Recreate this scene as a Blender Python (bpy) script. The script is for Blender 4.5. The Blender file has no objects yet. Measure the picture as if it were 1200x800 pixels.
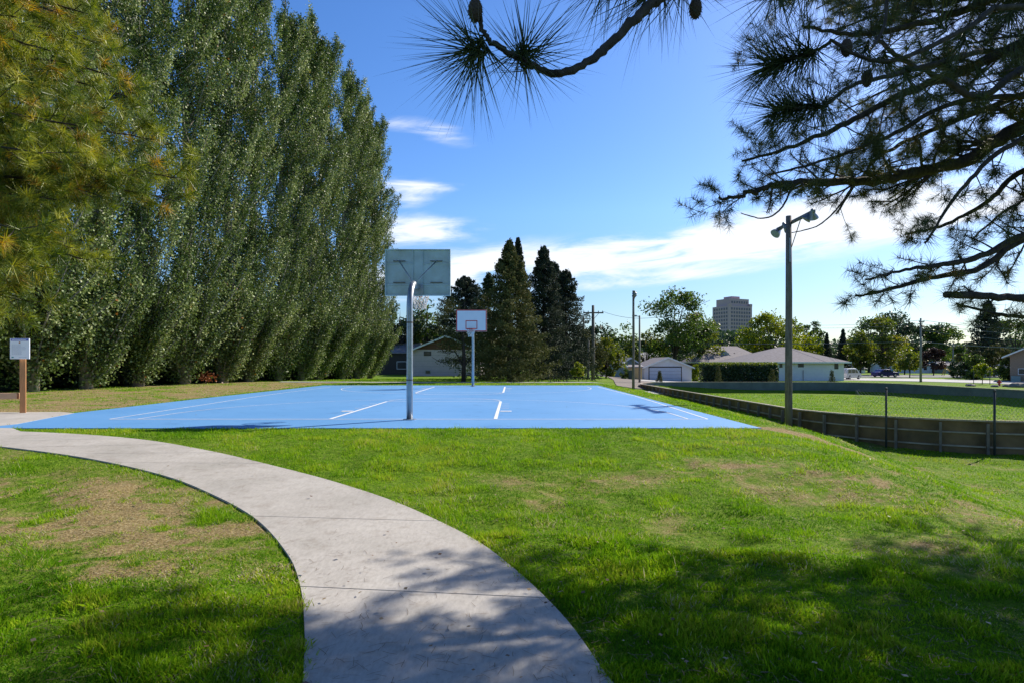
import bpy, math, random
import numpy as np
from mathutils import Vector, Matrix
RS = random.Random(7); RNG = np.random.default_rng(7)
S = bpy.context.scene; COL = S.collection
R = math.radians
EYE = 1.3; F = 700.0; HZ = 425.0

def at(px, py, D):                       # point at distance D seen at a measured direction
    return Vector(((px-600)/F*D, D, EYE+(HZ-py)/F*D))

# ------------------------------------------------------------------ noise and terrain
def _h(i, j, s=0):
    n = (i*374761393 + j*668265263 + s*974634777) & 0x7fffffff
    n = ((n ^ (n >> 13))*1274126177) & 0x7fffffff
    return ((n ^ (n >> 16)) & 0xffff)/65535.0
def vnoise(x, y, s=0):
    x = np.asarray(x, float); y = np.asarray(y, float)
    i = np.floor(x).astype(np.int64); j = np.floor(y).astype(np.int64)
    u = x-i; v = y-j; u = u*u*(3-2*u); v = v*v*(3-2*v)
    a = _h(i, j, s); b = _h(i+1, j, s); c = _h(i, j+1, s); d = _h(i+1, j+1, s)
    return (a*(1-u)+b*u)*(1-v)+(c*(1-u)+d*u)*v
def fbm(x, y, s=0, o=4):
    r = 0; a = .5; t = 0
    for k in range(o):
        r = r+a*vnoise(x, y, s+k); t += a; x = x*2.03+7.1; y = y*2.03+3.7; a *= .5
    return r/t
def ss(a, b, x):
    if a > b: return 1-ss(b, a, x)
    t = np.clip((x-a)/(b-a), 0, 1); return t*t*(3-2*t)

RX0, RX1, RY0, RY1, RR = 11.1, 34.0, 18.2, 57.0, 6.0
def rink_sd(x, y):
    cx = (RX0+RX1)/2; cy = (RY0+RY1)/2
    qx = np.abs(x-cx)-(RX1-RX0)/2+RR; qy = np.abs(y-cy)-(RY1-RY0)/2+RR
    return np.hypot(np.maximum(qx, 0), np.maximum(qy, 0))+np.minimum(np.maximum(qx, qy), 0)-RR
PMASK = None
def height(x, y, micro=True):
    x = np.asarray(x, float); y = np.asarray(y, float)
    z = -0.3*(1-ss(5.5, 11.5, y))
    B = 5.1-0.65*(1-ss(10.5, 12.5, y)) + 2.2*(1-ss(2, 7, y))
    depth = 1.54-0.52*ss(19, 25, y)*(1-ss(40, 60, y))
    drop = depth*ss(0, 5.8, x-B)
    z = z-drop*(1-ss(58, 75, y)*0)
    zf = -0.25-1.0*ss(5, 25, x)
    w = ss(36, 62, y)
    z = z*(1-w)+zf*w
    sd = rink_sd(x, y)
    zi = -1.56
    wi = 1-ss(-0.9, -0.1, sd)
    z = z*(1-wi)+zi*wi
    # unevenness of the lawn, none on the court and paving
    flat = ss(0.05, 1.0, np.maximum(np.maximum(-11.6-x, x-4.95), np.maximum(11.7-y, y-34.7)))
    if not micro: return z
    if PMASK is not None:
        i = np.clip(((x+14)/.1).astype(int), 0, PMASK.shape[0]-1); j = np.clip(((y+3)/.1).astype(int), 0, PMASK.shape[1]-1)
        flat = flat*PMASK[i, j]
    z = z+flat*((fbm(x*0.9, y*0.9, 3, 3)-.5)*0.08+(vnoise(x*3.3, y*3.3, 9)-.5)*.045*ss(40, 12, y)+(vnoise(x*.35+y*.2, y*5.0, 12)-.5)*.03*ss(30, 12, y))*(1-ss(40, 70, y))
    return z
def hz(x, y): return float(height(x, y))
def hs_(x, y): return float(height(x, y, False))
def ground(px, py):                      # where a ray at a measured direction meets the terrain
    d = 1.5
    while d < 400:
        if EYE+(HZ-py)/F*d < hs_((px-600)/F*d, d): break
        d *= 1.004
    return ((px-600)/F*d, d)

# ------------------------------------------------------------------ materials
def newmat(name):
    m = bpy.data.materials.new(name); m.use_nodes = True
    nt = m.node_tree; b = nt.nodes['Principled BSDF']; return m, nt, b
def ramp(nt, fac, stops):
    r = nt.nodes.new('ShaderNodeValToRGB'); e = r.color_ramp.elements
    while len(e) < len(stops): e.new(0.5)
    for k, (p, c) in enumerate(stops):
        e[k].position = p; e[k].color = (c[0], c[1], c[2], 1)
    nt.links.new(fac, r.inputs[0]); return r.outputs[0]
def noise(nt, scale, detail=4, rough=.55, vec=None, scl=None):
    n = nt.nodes.new('ShaderNodeTexNoise'); n.inputs['Scale'].default_value = scale
    n.inputs['Detail'].default_value = detail; n.inputs['Roughness'].default_value = rough
    if vec is None:
        g = nt.nodes.new('ShaderNodeTexCoord'); vec = g.outputs['Object']
    if scl:
        mp = nt.nodes.new('ShaderNodeMapping'); mp.inputs['Scale'].default_value = scl
        nt.links.new(vec, mp.inputs[0]); vec = mp.outputs[0]
    nt.links.new(vec, n.inputs['Vector']); return n.outputs['Fac']
def bump(nt, b, h, strength=.3, dist=.02):
    n = nt.nodes.new('ShaderNodeBump'); n.inputs['Strength'].default_value = strength
    n.inputs['Distance'].default_value = dist
    nt.links.new(h, n.inputs['Height']); nt.links.new(n.outputs[0], b.inputs['Normal'])
def solid(name, c, rough=.6, metal=0, var=.12, scale=6, bmp=0, scl=None, spec=.5, dirt=None):
    m, nt, b = newmat(name)
    f = noise(nt, scale, 5, scl=scl)
    lo = [x*(1-var) for x in c]; hi = [min(1, x*(1+var)) for x in c]
    out = ramp(nt, f, [(.3, lo), (.7, hi)])
    if dirt:
        f2 = noise(nt, scale*.35, 6, .7)
        mx = nt.nodes.new('ShaderNodeMix'); mx.data_type = 'RGBA'
        fr = ramp(nt, f2, [(.5, (0, 0, 0)), (.68, (dirt[3],)*3)])
        nt.links.new(fr, mx.inputs[0]); nt.links.new(out, mx.inputs[6])
        mx.inputs[7].default_value = (*dirt[:3], 1); out = mx.outputs[2]
    nt.links.new(out, b.inputs['Base Color'])
    b.inputs['Roughness'].default_value = rough; b.inputs['Metallic'].default_value = metal
    b.inputs['Specular IOR Level'].default_value = spec
    if bmp: bump(nt, b, f, bmp)
    return m
def leafmat(name, stops, trans=.3, rough=.5, spec=.4, big=None):
    m, nt, b = newmat(name)
    a = nt.nodes.new('ShaderNodeAttribute'); a.attribute_name = 'v'
    fac = a.outputs['Fac']
    col = ramp(nt, fac, stops)
    nt.links.new(col, b.inputs['Base Color']); b.inputs['Roughness'].default_value = rough
    b.inputs['Specular IOR Level'].default_value = spec
    t = nt.nodes.new('ShaderNodeBsdfTranslucent')
    hs = nt.nodes.new('ShaderNodeHueSaturation'); hs.inputs['Value'].default_value = 1.5
    hs.inputs['Saturation'].default_value = 1.1; hs.inputs['Hue'].default_value = .49
    nt.links.new(col, hs.inputs['Color']); nt.links.new(hs.outputs[0], t.inputs[0])
    mx = nt.nodes.new('ShaderNodeMixShader'); mx.inputs[0].default_value = trans
    nt.links.new(b.outputs[0], mx.inputs[1]); nt.links.new(t.outputs[0], mx.inputs[2])
    nt.links.new(mx.outputs[0], nt.nodes['Material Output'].inputs[0])
    return m

M = {}
M['metal'] = solid('galvanised metal', (.35, .38, .42), .38, .75, .15, 8)
M['bluemetal'] = solid('painted pole', (.36, .44, .52), .4, .4, .1, 8)
M['bbback'] = solid('backboard metal', (.46, .58, .63), .5, .1, .12, 3, dirt=(.30, .30, .2, .35))
M['bbface'] = solid('backboard white', (.78, .8, .84), .5, 0, .03, 3)
M['red'] = solid('red paint', (.55, .05, .05), .45)
M['net'] = solid('net cord', (.75, .73, .7), .9)
M['rust'] = solid('rusty steel', (.12, .09, .07), .7)
M['polewood'] = solid('weathered pole', (.17, .145, .13), .85, 0, .4, 5, .5, scl=(4, 4, .3), dirt=(.06, .05, .045, .6))
M['polelite'] = solid('grey pole', (.22, .21, .2), .8, 0, .3, 5, .3, scl=(4, 4, .3))
M['cedar'] = solid('new timber', (.50, .23, .09), .7, 0, .18, 9, .3, scl=(5, 5, .5))
M['cedarlit'] = solid('lit timber', (.62, .38, .22), .7, 0, .12, 9, .2, scl=(.6, 5, 5))  # paler copy of the timber: light on the rail front put into colour
M['boardout'] = solid('dark plywood', (.17, .11, .055), .85, 0, .45, 1.6, .3, dirt=(.05, .05, .035, .7))
M['boardin'] = solid('grey green boards', (.10, .125, .135), .7, 0, .22, 1.2, .2, dirt=(.06, .08, .085, .6))
M['boardrail'] = solid('weathered rail', (.36, .305, .255), .85, 0, .3, 3, .3)
M['boardpost'] = solid('dark post', (.19, .16, .14), .85, 0, .3, 3, .3)
M['kick'] = solid('kick strip', (.3, .3, .28), .7)
M['fencemetal'] = solid('fence steel', (.05, .055, .06), .6, .3)
M['wire'] = solid('wire', (.16, .17, .18), .5, .6)
M['cable'] = solid('cable', (.16, .17, .19), .6)
M['siding'] = solid('white siding', (.68, .67, .71), .6, 0, .04, 2)
M['sidingtan'] = solid('pinkish siding', (.58, .48, .49), .7, 0, .06, 3, dirt=(.5, .43, .43, .4))
M['gable'] = solid('brown gable', (.13, .06, .035), .8)
M['greensiding'] = solid('grey green siding', (.22, .29, .27), .7)
M['yellowsiding'] = solid('ochre siding', (.45, .32, .15), .8)
M['shedw'] = solid('grey shed board', (.28, .30, .26), .8, 0, .15, 2)
M['trim'] = solid('white trim', (.72, .74, .76), .6, 0, .04)
M['shingle'] = solid('grey shingles', (.17, .155, .175), .9, 0, .22, 3, .3)
M['shingle2'] = solid('pale brown shingles', (.24, .215, .22), .9, 0, .2, 3, .3)
M['shingle3'] = solid('worn shingles', (.36, .36, .36), .9, 0, .5, 2, .3)
M['glass'] = solid('dark window', (.035, .04, .05), .15, 0, .3)
M['door'] = solid('garage door', (.52, .56, .66), .5, 0, .04, 2)
M['brick'] = solid('tan brick', (.28, .2, .14), .85, 0, .25, 9, .2)
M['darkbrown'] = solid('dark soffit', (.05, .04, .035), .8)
M['tower'] = solid('limestone', (.46, .33, .36), .8, 0, .06, .05)
M['towerwin'] = solid('tower windows', (.10, .10, .15), .4)
M['bark'] = solid('bark', (.055, .042, .035), .9, 0, .5, 9, .9, scl=(3, 3, 1))
M['barkpale'] = solid('pale bark', (.26, .24, .21), .9, 0, .35, 5, .5, scl=(3, 3, .6))
M['twig'] = solid('twig bark', (.075, .055, .05), .85, 0, .4, 20, .5)
M['cone'] = solid('cone scales', (.07, .045, .03), .8)
M['tyre'] = solid('tyre', (.02, .02, .02), .8)
M['rim'] = solid('wheel rim', (.5, .5, .52), .35, .7)
M['carblue'] = solid('dark blue paint', (.03, .03, .14), .25, .3)
M['carsilver'] = solid('silver paint', (.45, .47, .5), .3, .4)
M['tail'] = solid('tail lamp', (.4, .02, .02), .3)
M['signwhite'] = solid('sign white', (.88, .88, .90), .5, 0, .02)
M['signblue'] = solid('sign blue', (.07, .09, .5), .5)
M['signgrey'] = solid('sign print', (.45, .48, .58), .6)
M['signorange'] = solid('sign emblem', (.5, .22, .1), .6)
M['signgreen'] = solid('sign small mark', (.1, .35, .35), .6)
M['yellow'] = solid('yellow plastic', (.7, .5, .05), .5)
M['hydrant'] = solid('hydrant red', (.5, .03, .04), .45)
M['lampmetal'] = solid('lamp housing', (.25, .27, .3), .4, .6)
M['lampglass'] = solid('lamp lens', (.45, .55, .58), .2, 0, .05)
M['bin'] = solid('dark green bin', (.02, .05, .04), .5)
M['rock'] = solid('field stone', (.2, .18, .16), .9, 0, .3)
M['poplar'] = leafmat('poplar leaf', [(0, (.022, .042, .008)), (.4, (.075, .125, .024)), (.72, (.21, .28, .085)), (.97, (.42, .46, .22)), (1, (.3, .14, .03))], .2, .5, .35)  # dark and bright stops carry shade and highlights in the leaf colour
M['needleR'] = leafmat('pine needle dark', [(0, (.028, .045, .018)), (.6, (.08, .10, .03)), (.9, (.15, .145, .04)), (1, (.26, .14, .04))], .25, .5)
M['needleL'] = leafmat('pine needle yellow green', [(0, (.035, .075, .010)), (.4, (.16, .22, .025)), (.8, (.40, .40, .05)), (1, (.42, .26, .04))], .28, .45, .5)
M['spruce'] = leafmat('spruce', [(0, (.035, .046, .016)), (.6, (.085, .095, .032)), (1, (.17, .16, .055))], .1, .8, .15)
M['sprucedark'] = leafmat('dark spruce', [(0, (.018, .028, .024)), (.6, (.035, .05, .036)), (1, (.08, .09, .055))], .1, .8, .15)
M['leafgreen'] = leafmat('broad leaf green', [(0, (.03, .06, .014)), (.6, (.075, .13, .022)), (1, (.16, .2, .035))], .38)
M['leafdark'] = leafmat('broad leaf dark', [(0, (.015, .032, .02)), (.6, (.035, .065, .028)), (1, (.07, .10, .04))], .3)
M['leafyellow'] = leafmat('broad leaf yellow green', [(0, (.06, .10, .01)), (.6, (.16, .21, .015)), (1, (.32, .30, .03))], .4)
M['leafolive'] = leafmat('broad leaf olive', [(0, (.045, .07, .01)), (.6, (.11, .15, .02)), (1, (.24, .22, .03))], .4)
M['leafbronze'] = leafmat('bronze leaf', [(0, (.02, .014, .01)), (.6, (.05, .03, .02)), (1, (.10, .05, .03))], .2)
M['leaforange'] = leafmat('orange leaf', [(0, (.2, .09, .02)), (1, (.4, .2, .04))], .3)

# asphalt / concrete / court
def courtmat():
    m, nt, b = newmat('blue court coating')
    f = noise(nt, .35, 5, .6); f2 = noise(nt, 60, 3)
    c0 = ramp(nt, f, [(.3, (.11, .30, .60)), (.7, (.145, .345, .65))])
    f4 = noise(nt, 1.6, 7, .7); mxx = nt.nodes.new('ShaderNodeMix'); mxx.data_type = 'RGBA'; mxx.blend_type = 'MULTIPLY'; mxx.inputs[0].default_value = 1
    nt.links.new(c0, mxx.inputs[6]); nt.links.new(ramp(nt, f4, [(.34, (.80, .82, .86)), (.44, (1, 1, 1))]), mxx.inputs[7]); c = mxx.outputs[2]
    nt.links.new(c, b.inputs['Base Color']); b.inputs['Roughness'].default_value = .55
    b.inputs['Specular IOR Level'].default_value = .35
    bump(nt, b, f2, .25, .004); return m
M['court'] = courtmat()
M['line'] = solid('court line paint', (.78, .80, .84), .6, 0, .14, 5)
def concmat():
    m, nt, b = newmat('broom finished concrete')
    f = noise(nt, .9, 8, .65); f2 = noise(nt, 35, 5, .7, scl=(1, .35, 1)); f3 = noise(nt, 5, 4, .6)
    c = ramp(nt, f, [(.25, (.35, .33, .295)), (.5, (.45, .42, .385)), (.75, (.54, .51, .47))])
    mx = nt.nodes.new('ShaderNodeMix'); mx.data_type = 'RGBA'; mx.blend_type = 'MULTIPLY'
    mx.inputs[0].default_value = 1
    nt.links.new(c, mx.inputs[6]); nt.links.new(ramp(nt, f2, [(.3, (.8, .79, .78)), (.6, (1, 1, 1))]), mx.inputs[7])
    mx2 = nt.nodes.new('ShaderNodeMix'); mx2.data_type = 'RGBA'; mx2.blend_type = 'MULTIPLY'
    mx2.inputs[0].default_value = 1
    nt.links.new(mx.outputs[2], mx2.inputs[6]); nt.links.new(ramp(nt, f3, [(.32, (.86, .84, .82)), (.45, (1, 1, 1))]), mx2.inputs[7])
    nt.links.new(mx2.outputs[2], b.inputs['Base Color']); b.inputs['Roughness'].default_value = .85
    bump(nt, b, f2, .35, .004); return m
M['concrete'] = concmat()
M['roadconc'] = solid('road concrete', (.42, .41, .40), .9, 0, .1, .6)
M['asphalt'] = solid('old asphalt', (.20, .20, .21), .9, 0, .12, .6)
M['gravel'] = solid('alley gravel', (.20, .17, .15), .95, 0, .3, 3)
def groundmat():
    m, nt, b = newmat('lawn ground')
    a = nt.nodes.new('ShaderNodeAttribute'); a.attribute_name = 'dry'
    n1 = noise(nt, 9, 6, .75); n2 = noise(nt, 1.1, 5, .6); n3 = noise(nt, 45, 4, .7)
    green = ramp(nt, n1, [(.3, (.06, .11, .009)), (.5, (.13, .22, .014)), (.7, (.20, .29, .025))])
    brown = ramp(nt, n3, [(.3, (.09, .062, .028)), (.5, (.27, .20, .085)), (.72, (.50, .42, .26))])
    ad = nt.nodes.new('ShaderNodeMath'); ad.operation = 'MULTIPLY_ADD'
    nt.links.new(n1, ad.inputs[0]); ad.inputs[1].default_value = .9; nt.links.new(a.outputs['Fac'], ad.inputs[2])
    fr = ramp(nt, ad.outputs[0], [(.68, (0, 0, 0)), (.98, (1, 1, 1))])
    mx = nt.nodes.new('ShaderNodeMix'); mx.data_type = 'RGBA'
    nt.links.new(fr, mx.inputs[0]); nt.links.new(green, mx.inputs[6]); nt.links.new(brown, mx.inputs[7])
    nt.links.new(mx.outputs[2], b.inputs['Base Color']); b.inputs['Roughness'].default_value = .95
    b.inputs['Specular IOR Level'].default_value = .1
    bump(nt, b, n1, .9, .05); return m
M['ground'] = groundmat()
def blademat():
    m, nt, b = newmat('grass blade')
    a = nt.nodes.new('ShaderNodeAttribute'); a.attribute_name = 'v'
    col = ramp(nt, a.outputs['Fac'], [(0, (.035, .11, .004)), (.3, (.12, .29, .006)), (.55, (.30, .48, .010)), (.68, (.40, .46, .03)), (.84, (.44, .38, .12)), (1, (.60, .53, .33))])
    nt.links.new(col, b.inputs['Base Color']); b.inputs['Roughness'].default_value = .5
    b.inputs['Specular IOR Level'].default_value = .1
    t = nt.nodes.new('ShaderNodeBsdfTranslucent'); nt.links.new(col, t.inputs[0])
    mx = nt.nodes.new('ShaderNodeMixShader'); mx.inputs[0].default_value = .45
    nt.links.new(b.outputs[0], mx.inputs[1]); nt.links.new(t.outputs[0], mx.inputs[2])
    nt.links.new(mx.outputs[0], nt.nodes['Material Output'].inputs[0]); return m
M['blade'] = blademat()

# ------------------------------------------------------------------ object helpers
def tag(o, label=None, cat=None, group=None, kind=None):
    if label: o['label'] = label
    if cat: o['category'] = cat
    if group: o['group'] = group
    if kind: o['kind'] = kind
    return o
def thing(name, loc, label, cat, group=None, rz=0):
    o = bpy.data.objects.new(name, None); COL.objects.link(o)
    o.location = loc; o.rotation_euler = (0, 0, rz); o.empty_display_size = .2
    return tag(o, label, cat, group)
def children(o): return [c for c in bpy.data.objects if c.parent == o]
def copy_tree(o, parent=None):
    c = o.copy(); COL.objects.link(c); c.parent = parent
    for ch in children(o): copy_tree(ch, c)
    return c
class MB:
    def __init__(s): s.v = []; s.f = []; s.m = []; s.mi = 0
    def add(s, vs, fs):
        n = len(s.v); s.v += [tuple(v) for v in vs]; s.f += [tuple(i+n for i in f) for f in fs]; s.m += [s.mi]*len(fs)
    def box(s, c, d, rz=0, mat=None):
        hx, hy, hh = d[0]/2, d[1]/2, d[2]/2
        vs = [Vector((x*hx, y*hy, z*hh)) for x in (-1, 1) for y in (-1, 1) for z in (-1, 1)]
        if mat is not None: vs = [mat @ v for v in vs]
        if rz:
            r = Matrix.Rotation(rz, 3, 'Z'); vs = [r @ v for v in vs]
        vs = [v+Vector(c) for v in vs]
        s.add(vs, [(0, 1, 3, 2), (4, 6, 7, 5), (0, 4, 5, 1), (2, 3, 7, 6), (0, 2, 6, 4), (1, 5, 7, 3)])
    def beam(s, a, b, w, h):
        a = Vector(a); b = Vector(b); d = (b-a); L = d.length; d.normalize()
        up = Vector((0, 0, 1)) if abs(d.z) < .9 else Vector((1, 0, 0))
        x = d.cross(up).normalized(); z = x.cross(d)
        vs = []
        for p in (a, b):
            for i, j in ((-1, -1), (1, -1), (1, 1), (-1, 1)): vs.append(p+x*i*w/2+z*j*h/2)
        s.add(vs, [(0, 3, 2, 1), (4, 5, 6, 7), (0, 1, 5, 4), (1, 2, 6, 5), (2, 3, 7, 6), (3, 0, 4, 7)])
    def tube(s, pts, rad, n=8, caps=True):
        pts = [Vector(p) for p in pts]
        if not hasattr(rad, '__len__'): rad = [rad]*len(pts)
        vs = []; px = None
        for k, p in enumerate(pts):
            d = (pts[min(k+1, len(pts)-1)]-pts[max(k-1, 0)]).normalized()
            if px is None:
                up = Vector((0, 0, 1)) if abs(d.z) < .9 else Vector((1, 0, 0)); px = d.cross(up).normalized()
            else: px = (px-d*px.dot(d)).normalized()
            q = d.cross(px)
            for i in range(n):
                a = 2*math.pi*i/n; vs.append(p+(px*math.cos(a)+q*math.sin(a))*rad[k])
        fs = [(k*n+i, k*n+(i+1) % n, (k+1)*n+(i+1) % n, (k+1)*n+i) for k in range(len(pts)-1) for i in range(n)]
        if caps: fs += [tuple(reversed(range(n))), tuple(range((len(pts)-1)*n, len(pts)*n))]
        s.add(vs, fs)
    def lathe(s, prof, c=(0, 0, 0), n=16, mat=None):      # prof: (r, z)
        vs = []
        for r, z in prof:
            for i in range(n):
                a = 2*math.pi*i/n; v = Vector((r*math.cos(a), r*math.sin(a), z))
                if mat is not None: v = mat @ v
                vs.append(v+Vector(c))
        fs = [(k*n+i, k*n+(i+1) % n, (k+1)*n+(i+1) % n, (k+1)*n+i) for k in range(len(prof)-1) for i in range(n)]
        fs += [tuple(reversed(range(n))), tuple(range((len(prof)-1)*n, len(prof)*n))]
        s.add(vs, fs)
    def prism(s, poly, axis, a, b):      # polygon extruded along axis from a to b
        def P(u, v, t):
            return {'x': (t, u, v), 'y': (u, t, v), 'z': (u, v, t)}[axis]
        n = len(poly); vs = [P(u, v, a) for u, v in poly]+[P(u, v, b) for u, v in poly]
        fs = [tuple(range(n)), tuple(reversed(range(n, 2*n)))]
        fs += [(i, i+n, (i+1) % n+n, (i+1) % n) for i in range(n)]
        s.add(vs, fs)
    def build(s, name, mats, parent=None, world=False, smooth=False, bevel=0):
        me = bpy.data.meshes.new(name); me.from_pydata(s.v, [], s.f)
        if not isinstance(mats, (list, tuple)): mats = [mats]
        for m in mats: me.materials.append(m)
        if len(mats) > 1: me.polygons.foreach_set('material_index', s.m)
        me.validate()
        import bmesh
        bm = bmesh.new(); bm.from_mesh(me); bmesh.ops.recalc_face_normals(bm, faces=bm.faces); bm.to_mesh(me); bm.free()
        if smooth: me.polygons.foreach_set('use_smooth', [True]*len(me.polygons))
        me.update()
        o = bpy.data.objects.new(name, me); COL.objects.link(o)
        if parent:
            o.parent = parent
            if world: o.matrix_parent_inverse = (Matrix.Translation(parent.location) @ Matrix.Rotation(parent.rotation_euler.z, 4, 'Z')).inverted()
        if bevel:
            md = o.modifiers.new('Bevel', 'BEVEL'); md.width = bevel; md.segments = 2; md.limit_method = 'ANGLE'
        return o
def fast_mesh(name, V, k, mats, attr=None, attrname='v', parent=None, smooth=False):
    """V: (N,k,3) independent polygons; attr (N,) or (N,k)"""
    V = np.ascontiguousarray(V, dtype=np.float32); N = V.shape[0]
    me = bpy.data.meshes.new(name)
    me.vertices.add(N*k); me.vertices.foreach_set('co', V.reshape(-1))
    me.loops.add(N*k); me.loops.foreach_set('vertex_index', np.arange(N*k, dtype=np.int32))
    me.polygons.add(N); me.polygons.foreach_set('loop_start', np.arange(0, N*k, k, dtype=np.int32))
    me.polygons.foreach_set('loop_total', np.full(N, k, dtype=np.int32))
    me.update(calc_edges=True)
    if attr is not None:
        a = me.attributes.new(attrname, 'FLOAT', 'POINT')
        at_ = np.asarray(attr, dtype=np.float32)
        if at_.ndim == 1: at_ = np.repeat(at_, k)
        a.data.foreach_set('value', at_.reshape(-1))
    for m in (mats if isinstance(mats, (list, tuple)) else [mats]): me.materials.append(m)
    o = bpy.data.objects.new(name, me); COL.objects.link(o)
    if parent: o.parent = parent
    return o
def unit(a): return a/np.maximum(np.linalg.norm(a, axis=-1, keepdims=True), 1e-9)
def leaf_quads(C, size, rng, upbias=0, aspect=1.0):
    """rhombic leaves centred on C (N,3), size (N,)"""
    N = len(C); a = unit(rng.normal(size=(N, 3))); b = unit(np.cross(a, rng.normal(size=(N, 3))))
    if upbias:
        nrm = unit(np.cross(a, b)+np.array([0, 0, upbias]))
        a = unit(np.cross(nrm, rng.normal(size=(N, 3)))); b = np.cross(nrm, a)
    s = np.asarray(size).reshape(-1, 1)
    return np.stack([C-a*s*.5, C+b*s*.42*aspect+a*s*.05, C+a*s*.5, C-b*s*.42*aspect+a*s*.05], 1)
def poly_inside(x, y, P):
    r = np.zeros(x.shape, bool); n = len(P)
    for i in range(n):
        x1, y1 = P[i]; x2, y2 = P[(i+1) % n]
        c = ((y1 > y) != (y2 > y)) & (x < (x2-x1)*(y-y1)/((y2-y1) if y2 != y1 else 1e-9)+x1)
        r ^= c
    return r

# ------------------------------------------------------------------ plan of paving (measured on the ground)
inner_px = [(352, 860), (355, 800), (357, 745), (352, 690), (336, 650), (300, 610), (250, 581), (190, 558), (100, 538), (0, 524), (-120, 512), (-300, 501)]
outer_px = [(770, 860), (715, 800), (660, 725), (600, 667), (545, 628), (470, 592), (400, 568), (330, 549), (240, 528), (150, 514), (30, 506.5), (-150, 502)]
def catmull(P, n):
    out = []
    for i in range(len(P)-1):
        p0 = P[max(i-1, 0)]; p1 = P[i]; p2 = P[i+1]; p3 = P[min(i+2, len(P)-1)]
        for k in range(n):
            t = k/n
            out.append(tuple(.5*(2*p1[j]+(p2[j]-p0[j])*t+(2*p0[j]-5*p1[j]+4*p2[j]-p3[j])*t*t+(-p0[j]+3*p1[j]-3*p2[j]+p3[j])*t**3) for j in range(len(p1))))
    out.append(tuple(P[-1])); return out
def resample(P, n):
    P = np.array(P); d = np.r_[0, np.cumsum(np.linalg.norm(np.diff(P, axis=0), axis=1))]
    t = np.linspace(0, d[-1], n)
    return np.stack([np.interp(t, d, P[:, j]) for j in range(P.shape[1])], 1)
INN = np.array(catmull([ground(*p) for p in inner_px], 12)); OUT = np.array(catmull([ground(*p) for p in outer_px], 12))
# continue the walk under and behind the camera
i0, i1 = INN[0], INN[1]; o0, o1 = OUT[0], OUT[1]
INN = np.vstack([[[-.62, -2.5]], [[-.72, 0.2]], INN]); OUT = np.vstack([[[1.05, -2.5]], [[.78, 0.4]], OUT])
NP = 260
INN = resample(INN, NP); OUT = resample(OUT, NP)
PATH_POLY = [tuple(p) for p in INN]+[tuple(p) for p in OUT[::-1]]
_gx = np.arange(-14, 6, .1)+.05; _gy = np.arange(-3, 14, .1)+.05; _X, _Y = np.meshgrid(_gx, _gy, indexing='ij')
_d = np.full(_X.shape, 9.0)
for _p in np.vstack([INN[::2], OUT[::2]]): _d = np.minimum(_d, np.hypot(_X-_p[0], _Y-_p[1]))
_d = np.where(poly_inside(_X, _Y, PATH_POLY), 0, _d)
PMASK = ss(.10, .75, _d); PMASK[-1, :] = 1; PMASK[:, -1] = 1; PMASK[0, :] = 1; PMASK[:, 0] = 1
CX0, CX1, CY0, CY1 = -11.3, 4.95, 11.85, 34.5
COURT_POLY = [(-10.6, CY0), (CX1, CY0), (CX1, CY1), (CX0+.4, CY1), (CX0, 22), (CX0, 15.4), (-10.45, 12.6)]
PAD_POLY = [(-9.25, 11.25), (-9.9, 11.83), (-10.61, 11.84), (-10.46, 12.62), (-11.27, 15.38), (-11.9, 15.75), (-13.6, 15.6), (-22, 14.9), (-22, 11.0), (-12.6, 11.0)]

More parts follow.
